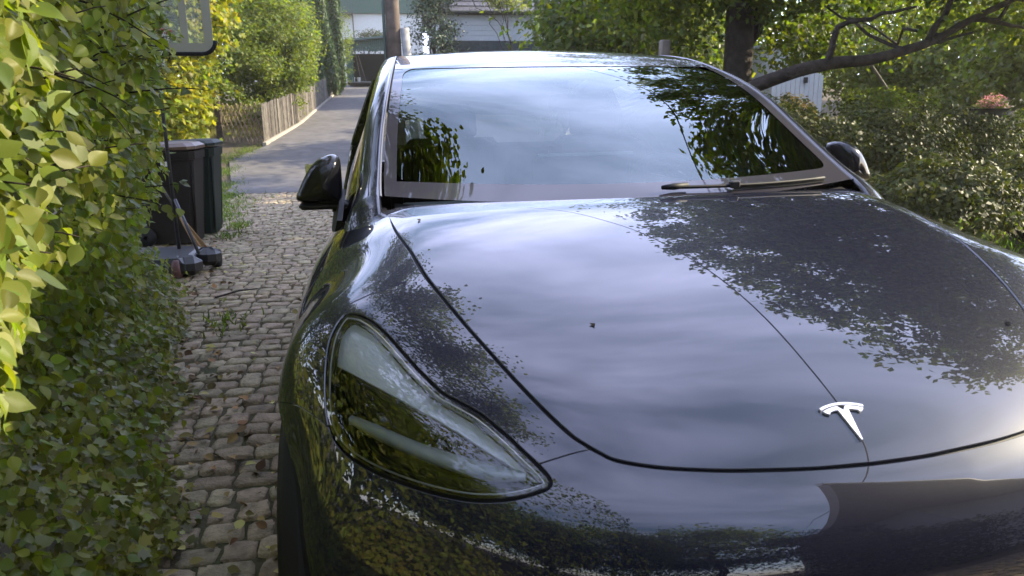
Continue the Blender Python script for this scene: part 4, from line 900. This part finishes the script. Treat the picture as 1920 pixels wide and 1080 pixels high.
# ------------------------------------------------------------------ left garden plants
tree('yellow_maple', (-5.2, 17.5, zt(17.5)), 'yellow-leaved maple shrub behind the bins and lattice fence', 'shrub', [((-5.0, 17.2, 2.7), (1.0, 1.2, 2.0)), ((-4.6, 17.6, 3.9), (1.1, 1.2, 1.3)), ((-4.75, 16.3, 1.5), (.7, .7, .9))], 130, 90, .22, .15, YELL, MAPLE, .08, limbs=8)
tree('leafy_tree', (-6.2, 20, zt(20)), 'green-leaved tree with drooping sprays behind the backboard', 'tree', [((-5.6, 19.8, 3.6), (1.5, 1.6, 2.2)), ((-5.2, 18.8, 5.5), (2, 2, 1.6))], 260, 90, .3, .14, SHRUB, SMALL, .12, limbs=8)
tree('dense_bush', (-3.9, 26.5, zt(26.5)), 'large rounded dense green bush leaning over the board fence', 'bush', [((-3.75, 26.2, 3.4), (1.35, 1.7, 2.3)), ((-4.6, 24.8, 2.6), (1.2, 1.5, 1.7)), ((-3.5, 28.5, 4.2), (1.2, 1.6, 2.1))], 420, 120, .20, .11, SHRUB, SMALL, .10, limbs=12, shell=.7)
tree('dry_shrub', (-5.0, 23.8, zt(23.8)), 'low pale shrub under the dense bush behind the lattice fence', 'shrub', [((-4.9, 23.6, 1.2), (.9, .8, .45))], 30, 70, .14, .07, leafmat('pale_leaf', (.16, .15, .05), transl=.4), SMALL, .03, limbs=5)
for i, (x, y, h, r, lab) in enumerate(((-9, 30, 9, 3.4, 'tall tree at the far left behind the leafy garden'), (-6.5, 37, 9, 2.8, 'tall tree behind the dense bush'), (-8.5, 22, 7, 2.4, 'green tree left of the drooping leafy tree'), (-5, 46, 9, 2.4, 'far tree left of the cypresses'))):
    tree('garden_tree', (x, y, zt(y)), lab, 'tree', [((x, y, zt(y)+h*.55), (r, r, h*.45))], 240, 90, .42, .20, SHRUB, SMALL, .16, limbs=6, group='trees at the back of the left garden')
def cypress(base, h, r, label):
    t = empty('cypress_tree', base, label, 'cypress', 'columnar cypresses by the board fence'); n = 30000; z = rng.random(n)**.9; a = rng.uniform(0, 2*math.pi, n)
    rad = r*np.clip(np.minimum(1, z*7+.55)*np.clip((1-z)*3.2, .05, 1)**.6, 0, 1)*(.82+.18*np.sin(5*a+9*z))*(.72+.28*rng.random(n)**.4)
    P = np.stack([base[0]+rad*np.cos(a), base[1]+rad*np.sin(a), base[2]+z*h], 1); Nn = np.stack([np.cos(a), np.sin(a), np.full(n, .3)], 1)
    leaves('foliage', P, Nn, rng.uniform(.08, .17, n), SMALL, CYPM, t, tilt=.45, axis=np.tile([0, 0, 3.], (n, 1)), droop=0)
    MB().tube([tuple(base), (base[0], base[1], base[2]+h*.9)], [.1, .02], 8).build('trunk', BARK, t); return t
cypress((-2.95, 38.5, zt(38.5)), 7.6, .85, 'nearer dark green columnar cypress beside the board fence')
cypress((-2.35, 42.0, zt(42)), 7.6, .75, 'farther columnar cypress, right of the other one, by the garage')
tree('garage_shrub', (-2.0, 46.5, zt(46.5)), 'loose pale green shrub between the cypress and the garage', 'shrub', [((-1.8, 46.5, 5.2), (.55, .6, 2.2))], 40, 60, .2, .12, SHRUB, SMALL, .05, limbs=5)
# ------------------------------------------------------------------ far buildings
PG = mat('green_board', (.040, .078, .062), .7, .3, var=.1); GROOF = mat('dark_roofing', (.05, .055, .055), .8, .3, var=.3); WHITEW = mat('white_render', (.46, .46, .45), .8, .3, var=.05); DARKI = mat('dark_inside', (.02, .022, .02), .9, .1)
gz = 3.35; gy = 50.5
gar = empty('open_garage', (-.2, 52, gz), 'open green-boarded garage with dark inside at the end of the asphalt drive', 'garage')
mb = MB(); mb.box((-1.62, 52.8, gz+1.05), (.12, 4.6, 2.1)); mb.box((1.35, 52.8, gz+1.05), (.12, 4.6, 2.1)); mb.box((-.13, 55.0, gz+1.05), (2.8, .12, 2.1)); mb.build('walls', DARKI, gar)
mb = MB(); n = 24
for i in range(n):
    x = -1.62+3.0*(i+.5)/n; top = 2.52+.16*(i/n)*1.6; mb.box((x, gy, gz+(1.95+top)/2), (3.0/n-.012, .03, top-1.95))
for i in range(4): mb.box((-1.62+.11*i, gy, gz+.98), (.10, .03, 1.94))
mb.build('front_boards', PG, gar)
mb = MB(); mb.add([(-1.95, gy-.35, gz+2.48), (1.75, gy-.35, gz+2.86), (1.75, 55.4, gz+2.86), (-1.95, 55.4, gz+2.48), (-1.95, gy-.35, gz+2.60), (1.75, gy-.35, gz+2.98), (1.75, 55.4, gz+2.98), (-1.95, 55.4, gz+2.60)], [(3, 2, 1, 0), (4, 5, 6, 7), (0, 1, 5, 4), (1, 2, 6, 5), (2, 3, 7, 6), (3, 0, 4, 7)]); mb.build('roof', mat('green_roof_edge', (.09, .13, .11), .7, .3), gar)
MB().box((-.1, 52.8, gz+.03), (3.0, 4.4, .05)).build('floor_slab', mat('slab', (.25, .25, .24), .9, .2), gar)
for i, (x, dx, l) in enumerate(((-1.05, .25, 'pale plank leaning at the left inside the garage'), (-.9, .42, 'pale plank leaning right of the first inside the garage'))):
    tag(MB().tube([(x+dx, gy+.5, gz+.05), (x, gy+1.0, gz+1.75)], .025, 4).build('leaning_plank', WOODG), l, 'plank', 'planks leaning inside the garage')
for x, l in ((-1.3, 'small white bucket on the garage floor beside the left wall'), (-.95, 'white bucket on the garage floor under the leaning planks')):
    tag(MB().lathe([(.09, 0), (.12, .26), (.125, .27), (.11, .27)], (x, gy+.3, gz+.06), 'Z', 14).build('bucket', mat('bucket_white', (.5, .5, .48), .5, .4)), l, 'bucket', 'white buckets in the garage')
hs = empty('green_house', (.5, 64, 4), 'green and white house with balcony above the open garage', 'house')
MB().box((0.8, 66, 6.5), (7, 6, 5.4)).build('white_wall', WHITEW, hs); MB().box((.8, 65.9, 10.4), (7.2, 6.3, 2.6)).build('green_wall', PG, hs)
MB().box((.8, 65.9, 12.0), (8.4, 7.4, .35)).build('roof', GROOF, hs); MB().box((-1.9, 62.3, 9.0), (1.6, 1.2, .12)).build('balcony_floor', GROOF, hs)
mb = MB()
for i in range(9): mb.box((-2.65+i*.19, 61.75, 9.5), (.03, .03, .95))
mb.box((-1.9, 61.75, 9.98), (1.6, .05, .05)); mb.build('balcony_railing', GROOF, hs); MB().tube([(-1.15, 62, 9), (-1.15, 62, 5)], .06, 8).build('balcony_post', GROOF, hs)
tree('house_shrub', (-1.1, 57, 3.6), 'low dark shrub above the garage roof in front of the green house', 'shrub', [((.1, 57, 6.4), (1.9, 1.0, .75))], 45, 60, .25, .14, DARKL, SMALL, .06, limbs=4)
# utility pole with its short concrete stub
POLEW = mat('pole_wood', (.10, .075, .062), .85, .3, var=.3, scale=5, bump=.4); px, py = .02, 18.0
pole = empty('utility_pole', (px, py, zt(py)), 'brown wooden utility pole behind the car roof', 'pole')
MB().tube([(px, py, zt(py)-.2), (px, py, 8.2)], [.19, .14], 14).build('shaft', POLEW, pole, True)
MB().tube([(px-.21, py-.05, zt(py)), (px-.21, py-.05, 7.5)], .035, 8).build('cable_pipe', mat('pipe_green', (.06, .08, .07), .6, .3), pole, True)
MB().tube([(px+.42, py-.1, zt(py)-.1), (px+.27, py-.05, 3.3)], .10, 8).build('support_stub', mat('grey_stub', (.24, .23, .22), .85, .3, var=.2), pole, True)
MB().tube([(px-.5, py, 7.6), (px+.5, py, 7.6)], .05, 6).build('cross_arm', POLEW, pole)
wire = [(3.75, -7, 6.15), (3.55, .0, 6.02), (3.3, 3, 5.98), (3.1, 6, 5.98), (2.85, 9, 6.02), (2.2, 12.5, 6.25), (px+.4, py, 7.62)]
tag(MB().tube([tuple(p) for p in catmull(np.array(wire), 8)], .011, 6, False).build('overhead_cable', RUBBER, None, True), 'thin black overhead cable running above the car to the utility pole', 'cable')
cz = zt(30)
tree('conifer', (2.6, 33, cz), 'bluish dark conifer between the utility pole and the white garage', 'conifer', [((2.35, 33, cz+3.0), (.95, .95, 2.4)), ((2.4, 33, cz+5.2), (.75, .8, 1.4))], 130, 80, .22, .12, CONM, SMALL, .12, limbs=6, shell=.7)
# white clad garage with tiled roof
wgz = 1.9; wg = empty('white_garage', (6.2, 36, wgz), 'white horizontally clad garage with dark tiled roof behind the car', 'garage')
CLAD = mat('white_cladding', (.46, .46, .48), .6, .3, var=.05)
mb = MB()
for i in range(5): mb.box((6.9, 34.0, 4.56+i*.22), (8.4, .05, .212))
mb.build('cladding', CLAD, wg); MB().box((6.9, 37, wgz+1.75), (8.3, 5.9, 3.5)).build('walls', WHITEW, wg); MB().box((6.9, 33.98, 3.15), (8.45, .12, 2.55)).build('plinth', GROOF, wg)
mb = MB()
e0, e1 = 5.62, 8.2
for i in range(10):
    t0, t1 = i/10, (i+1)/10
    for j in range(34): x = 2.5+j*.262; mb.add([(x, 33.6+3.4*t0, e0+(e1-e0)*t0+.06), (x+.235, 33.6+3.4*t0, e0+(e1-e0)*t0+.06), (x+.235, 33.6+3.4*t1, e0+(e1-e0)*t1), (x, 33.6+3.4*t1, e0+(e1-e0)*t1), (x, 33.6+3.4*t0, e0+(e1-e0)*t0), (x+.235, 33.6+3.4*t0, e0+(e1-e0)*t0)], [(0, 1, 2, 3), (4, 5, 1, 0)])
mb.add([(2.45, 33.55, e0-.02), (11.4, 33.55, e0-.02), (11.4, 37, e1-.03), (2.45, 37, e1-.03), (11.4, 40.4, e0-.02), (2.45, 40.4, e0-.02)], [(0, 1, 2, 3), (3, 2, 4, 5)]); mb.build('tiled_roof', mat('dark_tile', (.055, .052, .06), .6, .4, var=.3), wg)
MB().tube([(2.45, 33.5, e0), (11.4, 33.5, e0)], .06, 8).build('gutter', GROOF, wg)
tree('climbing_vine', (5.8, 32.9, wgz), 'yellow-green vine bush growing in front of the white garage eaves', 'bush', [((5.6, 33.0, 6.1), (1.1, .35, .45)), ((3.9, 33.0, 6.5), (.9, .4, .35))], 45, 55, .16, .13, leafmat('vine_leaf', (.16, .18, .05), transl=.45), SMALL, .05, limbs=5)
# ------------------------------------------------------------------ right garden
def shrub(base, r, h, m, label, n=5200, ls=.05, flat=False, cat='shrub', name='evergreen_shrub', group='dark evergreen shrubs right of the car'):
    t = empty(name, base, label, cat, group); d = unit(rng.normal(0, 1, (n, 3))); d[:, 2] = np.abs(d[:, 2])*1.1-.25
    if flat: d = np.sign(d)*np.abs(d)**.35; d[:, 2] = np.clip(d[:, 2], -.1, 1)
    zf = base[2]+h*rng.random(n)
    q = .62+.38*rng.random((n, 1))**.5; lump = 1+.13*np.sin(7*d[:, :1]+base[0]*3)*np.sin(8*d[:, 1:2]+base[1])+.10*np.sin(11*d[:, 2:3]+5*d[:, :1]) if not flat else 1
    P = np.array(base)+[0, 0, h*.45]+d*np.array([r[0], r[1], h*.55])*q*lump; P[:, 2] = np.maximum(P[:, 2], base[2]+.02)
    if flat: k_ = rng.random(n) < .72; P[k_, 2] = zf[k_]
    leaves('foliage', P, d+[0, 0, .3], rng.uniform(.7, 1.4, n)*ls, SMALL, m, t, tilt=.6, droop=.2)
    mb = MB()
    for i in range(9): q = P[rng.integers(n)]; limb(mb, (base[0]+rng.normal(0, .012), base[1]+rng.normal(0, .012), base[2]), q, .018, .005, 5, .1, 5)
    mb.build('stems', BARK, t); return t
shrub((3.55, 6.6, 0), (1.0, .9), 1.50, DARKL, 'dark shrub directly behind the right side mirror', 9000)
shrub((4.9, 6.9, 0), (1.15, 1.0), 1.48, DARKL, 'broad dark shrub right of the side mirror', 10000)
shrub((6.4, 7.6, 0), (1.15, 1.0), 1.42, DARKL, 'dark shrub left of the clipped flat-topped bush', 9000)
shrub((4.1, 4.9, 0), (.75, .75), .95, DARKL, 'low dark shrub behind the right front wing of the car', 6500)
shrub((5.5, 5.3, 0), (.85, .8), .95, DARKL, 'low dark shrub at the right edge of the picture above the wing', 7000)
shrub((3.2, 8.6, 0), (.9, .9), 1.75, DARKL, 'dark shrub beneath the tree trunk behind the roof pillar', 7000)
shrub((8.6, 8.2, 0), (1.1, 1.0), 1.35, SHRUB, 'lighter green shrub at the right edge under the pink flowers', 8000, .055, name='garden_shrub', group=None)
shrub((7.1, 5.3, 0), (.8, .7), .85, SHRUB, 'sunlit yellow-green shrub low at the right edge', 6000, .055, name='garden_shrub', group=None)
shrub((7.55, 10.2, 0), (.62, .6), 1.62, SHRUB, 'clipped flat-topped bush in the right garden', 6000, .05, True, 'clipped bush', 'topiary_bush', None)
shrub((5.9, 11.0, 0), (.55, .5), 1.62, SHRUB, 'small rounded clipped bush left of the flat-topped one', 4500, .05, False, 'clipped bush', 'topiary_bush', None)
shrub((6.7, 11.6, 0), (.6, .5), 1.65, leafmat('bronze_leaf', (.22, .16, .07), transl=.4), 'bronze feathery shrub between the two clipped bushes', 4000, .06, False, 'shrub', 'bronze_shrub', None)
fl = empty('flower_tub', (10.6, 11.4, 0), 'pink flowers in a dark tub at the right edge', 'flower tub')
MB().lathe([(.30, 0), (.36, 1.2), (.40, 1.25), (.33, 1.25)], (10.6, 11.4, 0), 'Z', 20).build('tub', BLACK, fl); d = unit(rng.normal(0, 1, (700, 3))); d[:, 2] = np.abs(d[:, 2]); P = np.array([10.6, 11.4, 1.27])+d*[.30, .28, .26]*(.25+.75*rng.random((700, 1))); leaves('blossoms', P, d+[0, 0, .4], .034, SMALL, PINK, fl, tilt=.8); leaves('stems', P[:350]*[1, 1, .97], d[:350], .06, SMALL, SHRUB, fl, tilt=.8)
shed = empty('white_shed', (12.6, 20.5, 0), 'white vertically boarded shed seen under the long tree limb', 'shed')
mb = MB()
for i in range(11): mb.box((11.0+i*.15+.07, 20.0, 1.75), (.138, .04, 2.5))
mb.build('boards', mat('white_board', (.48, .48, .47), .6, .3, var=.05), shed); MB().box((11.82, 21.3, 1.5), (1.62, 2.5, 3.0)).build('walls', WHITEW, shed); MB().box((11.82, 21.1, 3.10), (1.8, 2.9, .08)).build('roof', mat('pale_roof', (.4, .4, .4), .7, .3), shed); MB().box((11.82, 20.0, .25), (1.64, .10, .5)).build('plinth', GROOF, shed); MB().box((12.05, 19.95, 2.1), (.10, .08, .16)).build('wall_lamp', BLACK, shed)
tag(MB().box((3.28, 9.2, 1.12), (.13, .13, 2.25), bev=.015).build('timber_post', WOODG), 'plain square timber post in front of the trees behind the car roof', 'post')
tag(MB().tube([(9.35, 12.3, 1.3), (8.75, 12.5, 2.15)], .03, 6).build('leaning_stake', WOODG), 'pale wooden stake leaning among the bushes in the right garden', 'stake')
# trees closing the view behind the right garden
for i, (x, y, h, r, lab, mm) in enumerate(((6, 19, 5.2, 2.6, 'broad tree directly behind the dark trunk', TREEL), (9.6, 24, 6, 3.2, 'tall tree standing behind the white shed on its left', TREEL), (16.5, 22, 6.2, 3.4, 'sunlit tree right of the white shed', SHRUB), (15.5, 14, 4.6, 2.4, 'loose green tree behind the pink flowers', SHRUB), (21, 18, 6.5, 3.6, 'tall tree at the far right of the garden', SHRUB), (12.5, 31, 8, 4, 'tall tree far behind the white shed', TREEL), (24, 30, 9, 5, 'large tree at the back right', TREEL), (17, 44, 11, 4.5, 'far tree rising behind the tall tree and the shed', SHRUB), (10.5, 46, 11, 4, 'far dark tree behind the tiled garage roof', TREEL), (27, 46, 12, 5, 'farthest tree at the back right', SHRUB), (9.0, 29, 6.4, 2.6, 'dark tree in front of the right end of the white garage', TREEL))):
    tree('garden_tree', (x, y, zt(y)*.4), lab, 'tree', [((x, y, h*.62), (r, r, h*.40)), ((x+.5, y-.8, h*.32), (r*.8, r*.7, h*.24))], 230, 100, .42, .19, mm, SMALL, .16, limbs=8, group='trees at the back of the right garden')
# house behind the viewer, seen only in the bumper
hb_ = empty('neighbour_house', (6.5, -5.5, 0), 'pale house with brown eaves standing right behind the viewer, mirrored in the bumper', 'house')
MB().box((8.2, -7.2, 2.2), (8.6, 7.0, 4.4)).build('wall', mat('grey_wall', (.45, .44, .42), .8, .2), hb_); 
mb = MB(); mb.add([(2.2, -1.25, 4.5), (13, -5.0, 4.5), (11, -11, 4.5), (3.8, -7.2, 4.5), (2.2, -1.25, 4.75), (13, -5.0, 4.75), (11, -11, 4.75), (3.8, -7.2, 4.75), (7.5, -6, 6.6)], [(3, 2, 1, 0), (0, 1, 5, 4), (1, 2, 6, 5), (2, 3, 7, 6), (3, 0, 4, 7), (4, 5, 8), (5, 6, 8), (6, 7, 8), (7, 4, 8)]); mb.build('roof', mat('eaves_board', (.34, .27, .23), .7, .3, var=.15), hb_)
shrub((-5.6, -5.6, 0), (2.6, 1.2), 4.6, DARKL, 'tall dark hedge behind the viewer at the end of the left hedge', 12000, .11, True, 'hedge', 'garden_hedge', None)
shrub((1.0, -5.6, 0), (3.2, .8), 4.4, DARKL, 'tall dark hedge across the drive end behind the viewer', 18000, .11, True, 'hedge', 'garden_hedge', None)
MB().tube([(2.16, -1.22, 4.62), (13.04, -4.97, 4.62)], .07, 8).build('gutter', mat('pale_gutter', (.75, .75, .73), .4, .5), hb_)
rear_hedge = shrub((5.2, -3.0, 0), (4.0, .45), 2.15, DARKL, 'dark hedge along the house wall behind the viewer, mirrored in the bumper', 16000, .08, True, 'hedge', 'garden_hedge', None)
for x, y, h, r, lab in ((-5.5, -7.5, 7, 2.6, 'tall tree behind the viewer beyond the left hedge'), (-3.2, -9.5, 8, 2.8, 'broad tree far behind the viewer'), (-5.5, -2.5, 5.5, 1.9, 'tree beside the viewer behind the left hedge'), (-5.2, .8, 6.5, 2.0, 'tall tree behind the near part of the left hedge'), (-10, -3, 8, 3, 'tall tree farther left behind the viewer'), (-9, -12, 8, 3.4, 'tall tree at the back left behind the viewer'), (1.0, -8.8, 8, 2.6, 'dense tree right behind the viewer, mirrored low in the bumper'), (10.2, -2.4, 5.2, 1.5, 'unseen low crowned tree added right of the viewer to shade the ground')):  # the low crowned tree is added out of view to keep sun off the ground
    tree('garden_tree', (x, y, 0), lab, 'tree', [((x, y, h*.55), (r, r, h*.42))], 200, 80, .4, .18, SHRUB, SMALL, .16, limbs=6, group='trees behind the viewer')
for (x, y), sz, lab in (((-.66, 1.09), .006, 'tiny dark leaf scrap on the rear left corner of the car hood'), ((-.37, .50), .007, 'small curled leaf scrap lying mid-left on the car hood'), ((.50, .42), .008, 'brown leaf scrap on the right side of the car hood')):
    z = float(onskin_z(np.array([[x, y]]))[0]); a = rng.random()*6; V = [(x+sz*math.cos(a+k*1.05)*(1 if k % 2 else .55), y+sz*math.sin(a+k*1.05)*(1 if k % 2 else .55), z+.0012+(.004 if k % 3 == 0 else 0)) for k in range(6)]
    tag(mk('leaf_scrap', V, [(0, 1, 2), (0, 2, 3), (0, 3, 4), (0, 4, 5)], mat('scrap', (.03, .022, .015), .8, .2)), lab, 'leaf scrap', 'leaf scraps on the hood')
hm = bpy.data.materials.new('haze_air'); hm.use_nodes = True; ht = hm.node_tree; ht.nodes.remove(ht.nodes['Principled BSDF'])
pv = N(ht, 'ShaderNodeVolumePrincipled'); pv.inputs['Color'].default_value = (1, .95, .82, 1); pv.inputs['Density'].default_value = .0008; pv.inputs['Anisotropy'].default_value = .35
ht.links.new(pv.outputs[0], ht.nodes['Material Output'].inputs['Volume'])
hz_ = MB().box((0, 60, 6.5), (820, 300, 17)).build('haze', hm); hz_['kind'] = 'stuff'
